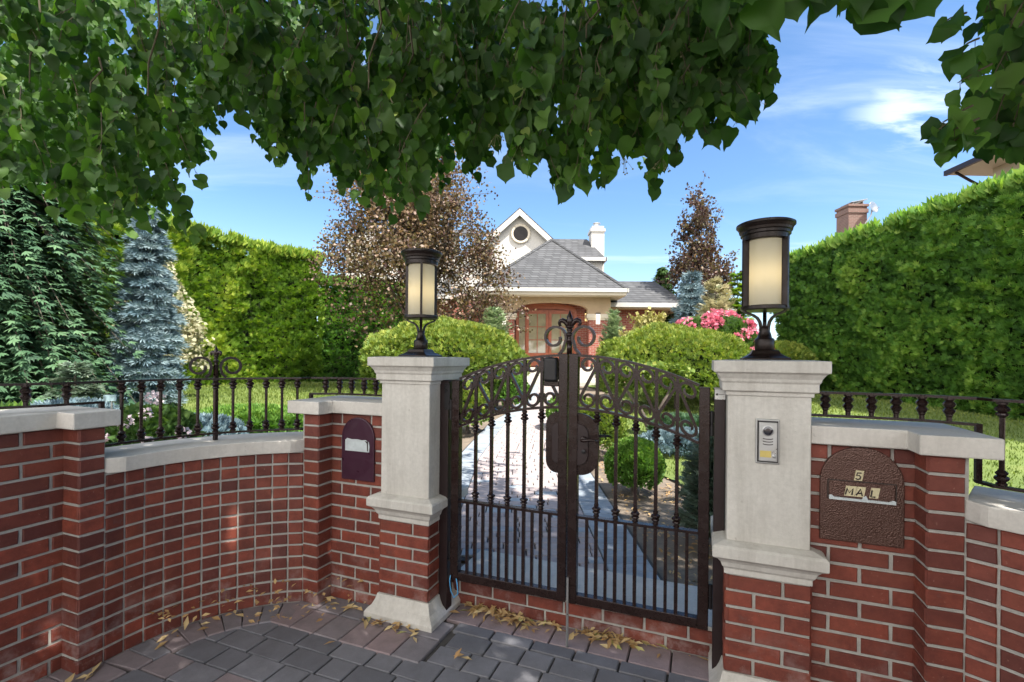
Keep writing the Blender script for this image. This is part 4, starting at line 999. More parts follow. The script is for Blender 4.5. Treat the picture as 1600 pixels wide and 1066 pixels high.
def conifer(name, x, y, h, r, label, cat, mat, tiers, nb, size, droop=0.1, group=None, trunk_r=0.09, z=None, skirt=0.05, tmpl=TUFT, prof=0.8, needles=14, jit=0.15, rows=1.0):
    z = gz(x, y)-0.02 if z is None else z
    root = thing(name, (x, y, z), label, cat, group)
    m_ = MB(); m_.tube([Vector((x, y, z-0.05)), Vector((x+0.01*h, y, z+h*0.5)), Vector((x, y, z+h*0.97))], [trunk_r, trunk_r*0.6, 0.01], 8); m_.build('trunk', M['bark'], root)
    br = MB(); Ps, Ds, Rs, Ss = [], [], [], []
    for i in range(tiers):
        u = (i+random.random()*0.6)/tiers; zz_ = z+h*(skirt+(1-skirt)*u); rr_ = r*(1-u)**prof*(0.85+0.3*random.random())+0.04*r
        for k in range(max(4, int(nb*(1-u*0.6)))):
            a = random.uniform(0, 6.283); rad = rr_*random.uniform(0.75, 1.1); dv = np.array((math.cos(a), math.sin(a), 0)); side_ = np.array((-dv[1], dv[0], 0))
            m2 = max(3, int(needles*rad/r*1.3+2)); tt = np.linspace(0.15, 1, m2)
            base = np.array((x, y, zz_)); tone = random.gauss(0, 0.16)
            line = base+dv*(tt*rad)[:, None]+np.array((0, 0, 1.0))*(0.10*rad*np.sin(tt*2.2)-droop*rad*tt**2)[:, None]
            if rad > 0.25*r: br.tube([Vector(base), Vector(line[m2//2]), Vector(line[-1])], [0.006*r+0.003, 0.004*r+0.002, 0.002], 4)
            for sg in (-1, 0, 1):
                wsp = sg*0.24*rad*(1-tt*0.55); q = line+side_*wsp[:, None]+rng.normal(size=(m2, 3))*jit*0.25*r*0.3
                q[:, 2] -= abs(sg)*droop*0.3*rad
                Ps.append(q); Ds.append(np.tile(dv, (m2, 1))+side_*(sg*0.55)+np.array((0, 0, -droop*0.9*1.0+0.12))+rng.normal(size=(m2, 3))*0.25)
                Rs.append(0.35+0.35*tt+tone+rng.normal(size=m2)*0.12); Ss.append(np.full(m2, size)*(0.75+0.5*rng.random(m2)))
    br.build('branches', M['bark'], root)
    P, D, Rr, S = map(np.concatenate, (Ps, Ds, Rs, Ss))
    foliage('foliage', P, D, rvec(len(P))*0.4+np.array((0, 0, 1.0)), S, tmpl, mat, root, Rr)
    return root
def broadleaf(name, x, y, h, r, z_lo, label, cat, mat, nleaf, size, trunk_r=0.12, group=None, top=1.0, sparse=0.35, z=None, squash=1.0, lean=0.0, tmpl=KITE, main=9, col=None, up=0.8, shape=0.75, nt_=18):
    """trunk, rising limbs, and leaves gathered round the twigs"""
    z = gz(x, y) if z is None else z
    root = thing(name, (x, y, z), label, cat, group)
    m_ = MB(); b0 = Vector((x, y, z-0.1)); fork = Vector((x, y, z+z_lo)); m_.tube([b0, (b0+fork)/2+Vector((0.03, 0, 0)), fork, Vector((x, y, z+h*0.6))], [trunk_r*1.15, trunk_r, trunk_r*0.85, trunk_r*0.4], 8); m_.build('trunk', M['bark'], root)
    br = MB(); tips = []
    rs = random.Random(sum(map(ord, name))+int(h*10))
    for i in range(main):
        a = 2*math.pi*i/main+rs.uniform(-.3, .3); s_ = fork.lerp(Vector((x, y, z+h*0.6)), rs.random()); el = rs.uniform(0.1, 1.0)
        hh = z+z_lo+(h-z_lo)*el; rad = r*squash*(1-el**2*0.75)*rs.uniform(0.8, 1.0)
        e_ = Vector((x+rad*math.cos(a), y+rad*math.sin(a)*0.9, hh)); md = s_.lerp(e_, 0.5)+Vector((0, 0, 0.12*h*up))
        pts = [s_, s_.lerp(md, 0.6)+Vector((0, 0, 0.04*h)), md, e_]; br.tube(pts, [trunk_r*0.4, trunk_r*0.28, trunk_r*0.18, 0.01], 5)
        for j in range(nt_):
            f_ = rs.uniform(0.2, 1); q = md.lerp(e_, f_) if f_ > 0.5 else s_.lerp(md, f_*2)
            t2 = q+Vector((rs.gauss(0, 0.35*r*0.55), rs.gauss(0, 0.35*r*0.55), rs.uniform(-0.02, 0.16)*h)); br.tube([q, q.lerp(t2, 0.5)+Vector((0, 0, 0.02*h)), t2], [trunk_r*0.12, trunk_r*0.08, 0.005], 4)
            tips += [q.lerp(t2, 0.25)+Vector((0, 0, 0.01*h)), q.lerp(t2, 0.5)+Vector((0, 0, 0.02*h)), q.lerp(t2, 0.75)+Vector((0, 0, 0.01*h)), t2]
        tips.append(e_)
    br.build('branches', M['bark'], root)
    # leaf clouds: points in the crown volume, thinned by noise
    n = nleaf*3; d = rvec(n); rad = rng.random(n)**(1/2.4); P = d*rad[:, None]
    P[:, 2] = P[:, 2]; zz_ = (P[:, 2]+1)/2; wdt = np.where(zz_ > 0.35, np.clip((1-zz_)/0.65, 0, 1)**shape*1.05+0.04, 0.75+zz_*0.9)
    C = np.array((x, y, z+z_lo+(h-z_lo)*0.5)); hh = (h-z_lo)/2
    P = np.stack([d[:, 0]*rad*1.0, d[:, 1]*rad, P[:, 2]], 1)
    rho = np.sqrt(P[:, 0]**2+P[:, 1]**2); sc = wdt/np.maximum(np.sqrt(np.clip(1-P[:, 2]**2, 0.02, 1)), 0.15)
    W = C+np.stack([P[:, 0]*sc*r, P[:, 1]*sc*r, P[:, 2]*hh*top], 1)
    nz = snoise(W, 2.2/ max(0.6, r*0.35), 21)+0.5*snoise(W, 5.5/max(0.6, r*0.35), 22)+0.25*rng.normal(size=n)
    k = nz > np.quantile(nz, 1-1/3.0*(1.0) if sparse else 0); W, nz = W[k][:nleaf//3], nz[k][:nleaf//3]; n = nleaf
    tp = np.array([tuple(t_) for t_ in tips]); ti = rng.integers(0, len(tp), 2*n//3)
    W2 = tp[ti]+rng.normal(size=(len(ti), 3))*0.055*r
    W = np.concatenate([W, W2]); n = len(W); nz = np.concatenate([nz, rng.normal(size=len(ti))*0.3+0.6])
    rel = (W-C)/np.array((r, r, hh)); colr = 0.5+0.22*rng.normal(size=n)+(0 if col is None else col(rel))
    foliage('crown', W, rvec(n)+np.array((0, 0, -0.1)), rvec(n)+np.array((0, 0, 0.5)), size*(0.7+0.6*rng.random(n)), tmpl, mat, root, colr)
    return root

# left side of the garden
conifer('blue_spruce', -6.85, 9.0, 3.85, 0.56, 'silvery blue spruce standing in front of the sunlit left hedge', 'tree', M['bluesp'], 30, 22, 0.13, 0.10, prof=0.55, needles=9, trunk_r=0.10, jit=0.2)
conifer('drooping_conifer', -8.6, 7.9, 6.2, 2.3, 'dark drooping evergreen with hanging boughs at the far left', 'tree', M['dark'], 36, 18, 0.15, 0.75, trunk_r=0.16, prof=0.45, needles=20, tmpl=FAN5, skirt=0.12)
conifer('dark_conifer', -10.4, 8.8, 5.6, 1.9, 'dark evergreen behind the drooping one, beside the blue spruce', 'tree', M['dark'], 30, 15, 0.18, 0.45, trunk_r=0.14, prof=0.5, needles=16, tmpl=FAN5)
broadleaf('cream_shrub', -7.65, 10.4, 2.9, 1.05, 0.3, 'cream variegated shrub peeping out either side of the blue spruce', 'shrub', M['cream'], 5000, 0.09, 0.04)
conifer('sage_shrub', -5.55, 6.1, 1.12, 0.48, 'pale sage green layered shrub under the dark conifers', 'shrub', M['sage'], 15, 13, 0.09, 0.15, prof=0.7, needles=9, tmpl=FAN5, trunk_r=0.03)
shrub('silver_shrub', (-4.75, 5.2, gz(-4.6, 5.2)), 0.50, 0.4, 0.34, 'low blue grey shrub just behind the left railing', 'shrub', M['bluesp'], 5200, 0.07, FAN3)
shrub('leafy_shrub', (-5.4, 5.0, gz(-5.3, 5.0)), 0.7, 0.45, 0.24, 'low bright strap leaved plant behind the railing at the far left', 'plant', M['box'], 1600, 0.20, LONG, up=1.1)
shrub('silver_shrub', (-3.55, 5.4, gz(-3.5, 5.4)), 0.50, 0.45, 0.26, 'small blue grey shrub beside the white flowering plant', 'shrub', M['bluesp'], 3200, 0.07, FAN3)
fx = shrub('flowering_plant', (-3.32, 4.45, gz(-3.3, 4.45)), 0.36, 0.3, 0.36, 'leafy plant with small white pink flower heads behind the railing', 'plant', M['mid'], 2600, 0.08, KITE, lumps=0.25)
def heads(root, c, rx, ry, rz, n, r_, mat, per, size, zmin=0.1, front=True):
    c = np.array(c); d = rvec(n*4); d = d[(d[:, 2] > zmin) & ((d[:, 1] < 0.35) if front else True)][:n]
    for q in d:
        p = c+q*np.array((rx, ry, rz)); dd = rvec(per); P = p+dd*r_*0.75
        foliage('flower_head', P, dd+rvec(per)*0.5, dd, size*(0.8+0.4*rng.random(per)), KITE, mat, root, 0.5+0.25*rng.normal(size=per)+0.25*dd[:, 2])
heads(fx, (-3.32, 4.45, gz(-3.3, 4.45)+0.36), 0.42, 0.38, 0.50, 16, 0.045, M['petalw'], 26, 0.035, -0.2)
shrub('ground_cover_plant', (-2.75, 4.4, gz(-2.7, 4.4)), 0.55, 0.5, 0.17, 'low spreading bright green juniper behind the curved railing', 'plant', M['mid'], 5200, 0.07, FAN3)
shrub('ground_cover_plant', (-3.9, 7.2, gz(-3.9, 7.2)), 0.9, 0.5, 0.20, 'low green plant at the edge of the sunlit lawn', 'plant', M['box'], 3600, 0.09, FAN3)
p = at(172, 622, 4.6); sg_ = thing('garden_marker', (p.x, p.y, gz(p.x, p.y)), 'small pale blue plate on a stake among the shrubs', 'sign')
mb = MB(); mb.box(Vector((p.x, p.y, p.z)), Vector((0.045, 0.02, 0)), Vector((0, 0.004, 0)), Vector((0, 0, 0.03))); mb.build('plate', plain('pale_plate', (0.30, 0.42, 0.45)), sg_)
mb = MB(); mb.tube([Vector((p.x, p.y+0.02, gz(p.x, p.y)-0.1)), Vector((p.x, p.y+0.02, p.z))], 0.008, 6); mb.build('stake', M['steel'], sg_)

# copper beech in front of the house
def beechcol(rel): return 0.06*np.clip(-rel[:, 0]*0.3-0.1, -1, 1)+0.26*np.exp(-((rel[:, 0]-0.05)**2+(rel[:, 2]-0.1)**2)/0.15)
broadleaf('copper_beech', -3.0, 14.6, 8.0, 2.85, 1.1, 'wide airy tree with bronze and green leaves left of the house porch', 'tree', M['copper'], 42000, 0.082, 0.13, main=28, col=lambda rel: beechcol(rel)+0.07, up=0.9, shape=0.6)
# yew domes
g_y = 'rounded yew domes flanking the path'
shrub('yew_dome', (-1.58, 10.9, gz(-1.5, 10.9)), 1.78, 1.3, 0.98, 'broad rounded yew dome left of the path, behind the left pillar', 'shrub', M['yew'], 19000, 0.095, FAN3, lumps=0.085, group=g_y, deep=0.16, f=8)
shrub('yew_dome', (3.72, 10.9, gz(3.7, 10.9)), 1.75, 1.3, 0.92, 'broad rounded yew dome right of the path, under the pink flowers', 'shrub', M['yew'], 19000, 0.095, FAN3, lumps=0.085, group=g_y, deep=0.16, f=8)
# small columns beside the porch
for px, Y, h_, lb in ((773, 13.0, 2.45, 'small pale cone shaped evergreen left of the porch'), (957, 15.8, 2.60, 'small pale cone shaped evergreen right of the porch')):
    q = at(px, 560, Y); conifer('cone_evergreen', q.x, Y, h_, 0.52, lb, 'tree', M['cone'], 30, 12, 0.12, -0.5, group='small cone evergreens beside the porch', prof=0.5, needles=5, tmpl=FAN3, trunk_r=0.04)
# inside the gate
shrub('boxwood_ball', (1.17, 4.55, 0.13), 0.255, 0.255, 0.25, 'clipped round boxwood ball seen through the right gate leaf', 'shrub', M['box'], 7000, 0.035, KITE, lumps=0.05, deep=0.15, f=6)
shrub('boxwood_shrub', (1.10, 6.3, gz(1.1, 6.3)), 0.40, 0.42, 0.36, 'yellow green clipped shrub behind the boxwood ball', 'shrub', M['yew'], 5600, 0.045, KITE, lumps=0.08, deep=0.15)
shrub('boxwood_shrub', (0.98, 8.2, gz(1, 8.2)), 0.36, 0.45, 0.30, 'third small green shrub along the right path edge, nearest the yew dome', 'shrub', M['box'], 3600, 0.05, KITE, lumps=0.08, deep=0.15)
shrub('boxwood_shrub', (-0.98, 5.6, gz(-1, 5.6)), 0.30, 0.45, 0.30, 'bright green shrub beside the left path edge, nearest the gate', 'shrub', M['box'], 4600, 0.045, KITE, lumps=0.10, deep=0.2)
shrub('boxwood_shrub', (-0.72, 7.9, gz(-1, 7.9)), 0.40, 0.5, 0.40, 'green shrub on the left path edge, second from the gate', 'shrub', M['yew'], 4600, 0.055, KITE, lumps=0.10, deep=0.2)
shrub('boxwood_shrub', (-0.05, 10.6, gz(0, 10.6)), 0.42, 0.5, 0.42, 'bright yellow green shrub where the path bends by the left yew dome', 'shrub', M['box'], 4200, 0.06, KITE, lumps=0.10, deep=0.2)
conifer('small_juniper', 1.42, 3.30, 0.78, 0.24, 'small grey green juniper behind the right gate leaf, near the post', 'shrub', M['sage'], 26, 14, 0.055, -0.3, prof=0.35, needles=6, tmpl=FAN5, trunk_r=0.02, z=0.12)
shrub('ground_cover_plant', (2.45, 6.4, gz(2.4, 6.4)), 0.75, 0.42, 0.15, 'blue green ground cover at the foot of the small forked tree', 'plant', M['bluesp'], 4600, 0.06, FAN3)
shrub('dark_shrub', (2.6, 7.4, gz(2.4, 7.6)), 0.45, 0.3, 0.17, 'dark green low shrub behind the blue green ground cover', 'shrub', M['dark'], 2600, 0.08, FAN3)
ft = thing('forked_tree', (2.1, 7.4, gz(2.1, 7.4)), 'low forked tree trunk holding foliage below the right yew dome', 'tree')
mb = MB(); b0 = Vector((2.15, 7.4, gz(2.1, 7.4)-0.05)); mb.tube([b0, b0+Vector((0, 0, 0.16)), b0+Vector((-0.16, 0, 0.50)), b0+Vector((-0.42, 0, 0.86))], [0.06, 0.05, 0.035, 0.02], 7); mb.build('trunk', M['bark'], ft, True)
mb = MB(); mb.tube([b0+Vector((0, 0, 0.14)), b0+Vector((0.14, 0.03, 0.50)), b0+Vector((0.30, 0, 0.85))], [0.045, 0.033, 0.015], 7); mb.build('limb', M['bark'], ft, True)
n = 2600; d = rvec(n); P = np.array((2.15, 7.5, 1.22))+d*np.array((0.66, 0.42, 0.13))*(rng.random(n)**0.35)[:, None]; P = P[snoise(P, 5, 3) > -0.25]; n = len(P)
foliage('crown', P, rvec(n)+np.array((0, 0, 0.2)), rvec(n), 0.05+0.03*rng.random(n), KITE, M['yew'], ft, 0.5+0.2*rng.normal(size=n))

# right rear planting
q = at(1015, 505, 13.2); broadleaf('golden_shrub', q.x, 13.4, 2.25, 0.75, 0.5, 'feathery yellow shrub in front of the brick wing', 'shrub', M['gold'], 5200, 0.10, 0.04, up=1.4)
q = at(1120, 505, 12.6); rh = shrub('rhododendron', (q.x+0.0, 12.7, gz(q.x, 12.7)), 1.30, 0.8, 1.10, 'rhododendron covered in pink flower heads behind the right yew dome', 'shrub', M['mid'], 9000, 0.12, KITE, lumps=0.12)
heads(rh, (q.x, 12.7, gz(q.x, 12.7)+1.15), 1.34, 0.86, 1.16, 52, 0.12, M['pink'], 60, 0.085, -0.05)
q = at(1122, 460, 15.0); conifer('cream_conifer', q.x, 15.2, 3.55, 0.95, 'creamy yellow conifer rising behind the pink flowers', 'tree', M['cream'], 22, 11, 0.20, -0.5, prof=0.7, needles=6, tmpl=FAN5, trunk_r=0.06)
q = at(1082, 450, 16.5); conifer('blue_spruce', q.x, 16.6, 4.05, 0.85, 'small blue grey spruce left of the creamy conifer', 'tree', M['bluesp'], 26, 12, 0.20, 0.05, prof=0.6, needles=6, trunk_r=0.07)
q = at(1040, 430, 23.0); conifer('weeping_conifer', q.x, 23.5, 5.7, 1.35, 'green weeping conifer behind the roof of the brick wing', 'tree', M['dark' if False else 'mid'], 26, 10, 0.34, 1.0, prof=0.75, needles=7, tmpl=FAN5, trunk_r=0.1)
q = at(1096, 430, 21.0); broadleaf('copper_tree', q.x, 21.2, 8.1, 1.55, 2.0, 'tall narrow copper leaved tree against the sky right of the house', 'tree', M['copper'], 9000, 0.11, 0.09, main=16, up=1.2, shape=1.15, col=lambda rel: -0.10+0*rel[:, 0])
q = at(1142, 440, 20.0); broadleaf('copper_tree', q.x+0.1, 22.4, 6.0, 0.8, 2.0, 'shorter thin copper leaved tree just right of the tall one', 'tree', M['copper'], 1800, 0.14, 0.06, main=6, up=1.6)
q = at(1152, 470, 17.2); conifer('green_conifer', q.x, 17.2, 4.15, 0.62, 'narrow yellow green conifer beside the right lantern', 'tree', M['thuja'], 26, 10, 0.22, 0.0, prof=0.5, needles=5, tmpl=FAN5, trunk_r=0.06)
q = at(1195, 500, 15.5); shrub('golden_shrub', (q.x+0.3, 15.6, gz(q.x, 15.6)), 1.5, 0.8, 0.8, 'yellow green shrub between the right lantern and the hedge', 'shrub', M['yew'], 6500, 0.12, FAN3)

# ------------------------------------------------------------------ house
HY = 19.3                                       # porch front plane
hs_ = thing('brick_house', (1.5, HY, 0.4), 'brick and stucco house with grey shingled roofs at the end of the path', 'house')
def hp(px, py, Y=HY): return at(px, py, Y)
def quadroof(mb, pts, Fs, th=0.0): mb.add(pts, Fs)
xl, xr = hp(742, 450, HY-0.6).x, hp(980, 450, HY-0.6).x; ze = hp(860, 451, HY-0.6).z     # eaves line
yf = HY-0.6; cxp = hp(862, 400, HY+2.6).x
apex = hp(861, 375, HY+2.6); az = apex.z; depth = 6.0
# porch roof: hip rising to an apex, running back
mb = MB(); A = [Vector((xl, yf, ze)), Vector((xr, yf, ze)), Vector((xr, yf+depth, ze)), Vector((xl, yf+depth, ze)), Vector((cxp, HY+2.6, az)), Vector((cxp, yf+depth, az))]
mb.add(A, [(0, 1, 4), (1, 2, 5, 4), (0, 4, 5, 3), (2, 3, 5), (0, 3, 2, 1)]); mb.build('porch_roof', M['shingle'], hs_)
mb = MB(); 
for a_, b_ in ((A[0], A[4]), (A[1], A[4]), (A[4], A[5])): mb.tube([a_, b_], 0.07, 6)
mb.build('ridge_caps', M['shingle'], hs_)
mb = MB(); mb.wb(xl-0.02, xr+0.02, yf-0.06, yf, ze-0.12, ze+0.03); mb.wb(xl-0.06, xl, yf-0.06, yf+depth, ze-0.12, ze+0.03); mb.wb(xr, xr+0.06, yf-0.06, yf+depth, ze-0.12, ze+0.03); mb.build('gutter', M['white'], hs_)
mb = MB(); mb.wb(xl+0.02, xr-0.02, yf+0.002, yf+depth-0.1, ze-0.24, ze-0.005); mb.build('soffit', M['trim'], hs_)
wx0, wx1 = hp(775, 500).x, hp(950, 500).x; zt = ze-0.24
za = hp(855, 472).z; zsp = hp(810, 482).z; ax0, ax1 = hp(806, 500).x, hp(918, 500).x; zg = 1.02
# stucco frieze with an arched opening
mb = MB(); n = 20; mid = (ax0+ax1)/2; hw = (ax1-ax0)/2
top = [(ax0+(ax1-ax0)*i/n, zsp+(za-zsp)*math.sqrt(max(0, 1-((i/n-0.5)*2)**2))) for i in range(n+1)]
for i in range(n):
    (x0, z0), (x1, z1) = top[i], top[i+1]
    mb.loft([[Vector((x0, yy, z0)), Vector((x1, yy, z1)), Vector((x1, yy, zt)), Vector((x0, yy, zt))] for yy in (HY, HY+0.35)])
zc_ = hp(800, 492).z
mb.wb(wx0-0.10, ax0, HY, HY+0.35, zc_, zt); mb.wb(ax1, wx1+0.10, HY, HY+0.35, zc_, zt)
mb.wb(wx0-0.10, wx0+0.20, HY+0.352, HY+4, zc_, zt); mb.wb(wx1-0.20, wx1+0.10, HY+0.352, HY+4, zc_, zt); mb.build('frieze', M['stucco'], hs_)
for x0, x1 in ((wx0-0.16, ax0+0.04), (ax1-0.04, wx1+0.16)):
    mb = MB(); mb.wb(x0, x1, HY-0.08, HY+0.43, zc_-0.10, zc_+0.06); mb.wb(x0+0.05, x1-0.05, HY-0.04, HY+0.39, zc_-0.18, zc_-0.101); mb.build('capital', M['trim'], hs_)
    mb = MB(); mb.wb(x0+0.10, x1-0.10, HY, HY+0.36, zg-0.6, zc_-0.181); mb.build('brick_pier', M['farbrick'], hs_)
    mb = MB(); mb.wb(x0+0.02, x1-0.02, HY-0.05, HY+0.42, zg-0.5, zg+0.04); mb.build('pier_base', M['trim'], hs_)
# recessed porch walls, ceiling, floor
yd = HY+0.85
mb = MB(); mb.wb(ax0-0.15, ax0+0.35, yd, yd+0.2, zg, zt); mb.wb(ax1-0.75, ax1+0.3, yd, yd+0.2, zg, zt); mb.wb(ax0+0.35, ax1-0.75, yd+0.001, yd+0.2, zsp+0.28, zt); mb.wb(wx0, wx0+0.15, HY+0.37, yd, zg, zt); mb.wb(wx1-0.15, wx1, HY+0.37, yd, zg, zt); mb.build('porch_wall', M['farbrick'], hs_)
# door set, dark red timber with arched head
dx0, dx1 = hp(806, 520, yd).x+0.02, hp(900, 520, yd).x; dz1 = hp(855, 477, yd).z; dzs = hp(815, 486, yd).z
ds = MB(); n = 16; dm = (dx0+dx1)/2
def darch(x): return dzs+(dz1-dzs)*math.sqrt(max(0, 1-((x-dm)/((dx1-dx0)/2))**2))
for i in range(n):
    x0, x1 = dx0+(dx1-dx0)*i/n, dx0+(dx1-dx0)*(i+1)/n
    for (o0, o1, y0, y1) in ((-0.16, 0.0, yd-0.12, yd-0.002),):
        ds.loft([[Vector((x0, yy, darch(x0)+o0)), Vector((x1, yy, darch(x1)+o0)), Vector((x1, yy, darch(x1)+0.06)), Vector((x0, yy, darch(x0)+0.06))] for yy in (y0, y1)])
ds.wb(dx0-0.02, dx0+0.10, yd-0.10, yd-0.001, zg, dzs+0.02); ds.wb(dx1-0.10, dx1+0.02, yd-0.10, yd-0.001, zg, dzs+0.02)
ds.build('door_frame', M['wood'], hs_)
back = MB(); back.wb(dx0+0.08, dx1-0.08, yd-0.04, yd-0.005, zg, dzs+0.12); back.build('door_panel', M['wood'], hs_)
def door(x0, x1, nm):
    d_ = MB(); zb = zg+0.05; st = 0.11; zt2 = dzs+0.02
    for a_, b_ in ((x0, x0+st), (x1-st, x1)): d_.wb(a_, b_, yd-0.10, yd-0.04, zb, zt2)
    d_.wb(x0+st, x1-st, yd-0.10, yd-0.04, zb, zb+0.55); d_.wb(x0+st, x1-st, yd-0.10, yd-0.04, zt2-0.14, zt2)
    dd_ = d_.build(nm, M['wood'], hs_)
    gg = MB(); gg.wb(x0+st, x1-st, yd-0.070, yd-0.055, zb+0.55, zt2-0.14); gg.build('glass', M['glass'], dd_)
    mm = MB(); xm = (x0+x1)/2; mm.wb(xm-0.015, xm+0.015, yd-0.092, yd-0.071, zb+0.55, zt2-0.14)
    for k in (1, 2): zz_ = zb+0.55+(zt2-0.14-zb-0.55)*k/3; mm.wb(x0+st, x1-st, yd-0.090, yd-0.071, zz_-0.013, zz_+0.013)
    mm.build('muntins', M['wood'], dd_)
    return dd_
w1 = hp(822, 520, yd).x; w2 = hp(857, 520, yd).x; w3 = hp(893, 520, yd).x
da = door(w1, w2-0.01, 'door'); db = door(w2+0.01, w3, 'door')
for xx in (w2-0.07, w2+0.07):
    mb = MB(); mb.tube([Vector((xx, yd-0.14, zg+0.75)), Vector((xx, yd-0.16, zg+0.85)), Vector((xx, yd-0.14, zg+1.0))], 0.012, 6); mb.build('handle', M['steel'], da if xx < w2 else db)
mb = MB(); mb.wb(dx0+0.11, w1-0.05, yd-0.06, yd-0.045, zg+0.3, dzs-0.05); mb.build('sidelight', M['glass'], hs_)
# wall lamps
for px, py, Y, cl_, sz in ((788, 500, HY-0.06, (1, 0.92, 0.8), 1.0), (934, 499, HY-0.06, (1, 0.92, 0.8), 1.0), (916, 496, yd-0.1, (1, 0.62, 0.2), 0.8)):
    q = hp(px, py, Y); mb = MB(); mb.wb(q.x-0.075*sz, q.x+0.075*sz, Y-0.10, Y-0.01, q.z-0.20*sz, q.z+0.20*sz)
    m, t, b = newmat('lamp_glow'); b.inputs['Emission Color'].default_value = (*cl_, 1); b.inputs['Emission Strength'].default_value = 0.55; b.inputs['Base Color'].default_value = (0.7, 0.66, 0.6, 1)
    o = mb.build('wall_lamp', m, hs_); mb = MB(); mb.wb(q.x-0.09*sz, q.x+0.09*sz, Y-0.12, Y+0.04, q.z+0.201*sz, q.z+0.25*sz); mb.wb(q.x-0.05, q.x+0.05, Y-0.009, Y+0.06, q.z-0.1, q.z+0.15); mb.build('lamp_hood', M['black'], o)
# porch floor and steps
mb = MB()
for i in range(5): mb.wb(ax0-0.5+0.02*i, ax1+0.5-0.02*i, HY-1.7+0.34*i, yd+0.1, 0.2, 0.42+0.12*(i+1))
st_ = mb.build('front_steps', M['cope'], hs_)
# left wing wall behind the beech: white stucco, gable with round window, low roof
yg = HY+3.4
gpk = hp(812, 330, yg); gl0 = hp(700, 455, yg); grr = hp(862, 376, yg); slope = (gpk.z-grr.z)/(grr.x-gpk.x)
gx0 = gpk.x-(gpk.z-4.6)/slope; gx1 = gpk.x+(gpk.z-4.6)/slope
mb = MB(); mb.loft([[Vector((gx0, yy, 0.3)), Vector((gx1, yy, 0.3)), Vector((gx1, yy, 4.6)), Vector((gpk.x, yy, gpk.z-0.05)), Vector((gx0, yy, 4.6))] for yy in (yg, yg+0.3)]); mb.build('gable_wall', M['stucco_w'], hs_)
for sg in (-1, 1):
    mb = MB(); e_ = Vector((gpk.x+sg*(gpk.z-4.2)/slope, yg-0.30, 4.2)); pk = Vector((gpk.x, yg-0.30, gpk.z+0.02)); dn = Vector((0, 0, -0.30))
    mb.loft([[e_, pk, pk+dn, e_+dn], [v+Vector((0, 0.10, 0)) for v in (e_, pk, pk+dn, e_+dn)]]); mb.build('bargeboard', M['white'], hs_)
    mb = MB(); up_ = Vector((0, 0, 0.06)); mb.loft([[e_+up_, pk+up_, pk+Vector((0, 0, 0.005)), e_+Vector((0, 0, 0.005))], [v+Vector((0, 6.5, 0)) for v in (e_+up_, pk+up_, pk+Vector((0, 0, 0.005)), e_+Vector((0, 0, 0.005)))]]); mb.build('gable_roof', M['shingle'], hs_)
rw = hp(813.5, 365.5, yg-0.03); fr_ = (Vector((1, 0, 0)), Vector((0, 0, 1)), Vector((0, -1, 0)))
mb = MB(); mb.lathe(rw+Vector((0, 0.02, 0)), [(0.33, 0), (0.47, 0), (0.47, 0.06), (0.43, 0.09), (0.33, 0.07)], 28, fr_); wf_ = mb.build('round_window', M['trim'], hs_, False)
mb = MB(); mb.lathe(rw, [(0.001, 0.0), (0.345, 0.0), (0.345, 0.058), (0.001, 0.060)], 28, fr_); mb.build('pane', M['glassd'], wf_)
mb = MB(); mb.wb(hp(545, 400, yg+1).x, gx0+1.2, yg+0.6, yg+0.9, 0.3, 7.4); mb.build('left_wall', M['stucco_w'], hs_)
mb = MB(); q0 = hp(545, 400, yg).x; mb.add([Vector((q0, yg-2.2, 4.05)), Vector((gx0+1.4, yg-2.2, 4.05)), Vector((gx0+1.4, yg+0.6, 4.9)), Vector((q0, yg+0.6, 4.9)), Vector((q0, yg-2.2, 3.95)), Vector((gx0+1.4, yg-2.2, 3.95)), Vector((gx0+1.4, yg+0.6, 4.0)), Vector((q0, yg+0.6, 4.0))], [(0, 1, 2, 3), (4, 5, 1, 0), (7, 6, 5, 4), (0, 3, 7, 4), (1, 5, 6, 2)]); mb.build('low_roof', M['shingle'], hs_)
mb = MB(); mb.wb(q0, gx0+1.4, yg-2.27, yg-2.2, 3.9, 4.08); mb.build('gutter', M['white'], hs_)
q0 = hp(610, 400, yg).x
mb = MB(); mb.wb(q0, wx0-0.12, yg-1.4, yg-1.2, 0.2, 3.94); mb.build('shaded_wall', M['farbrick'], hs_)
mb = MB()
for x_ in (q0+1.2, q0+3.2): mb.wb(x_, x_+1.1, yg-1.43, yg-1.401, 1.5, 2.9)
mb.build('window', M['glassd'], hs_)
mb = MB(); mb.add([Vector((q0-0.5, yg+0.2, 7.35)), Vector((gx0+2.0, yg+0.2, 7.35)), Vector((gx0+2.0, yg+3.2, 8.3)), Vector((q0-0.5, yg+3.2, 8.3)), Vector((q0-0.5, yg+0.2, 7.2)), Vector((gx0+2.0, yg+0.2, 7.2))], [(0, 1, 2, 3), (4, 5, 1, 0)]); mb.build('upper_roof', M['shingle'], hs_)
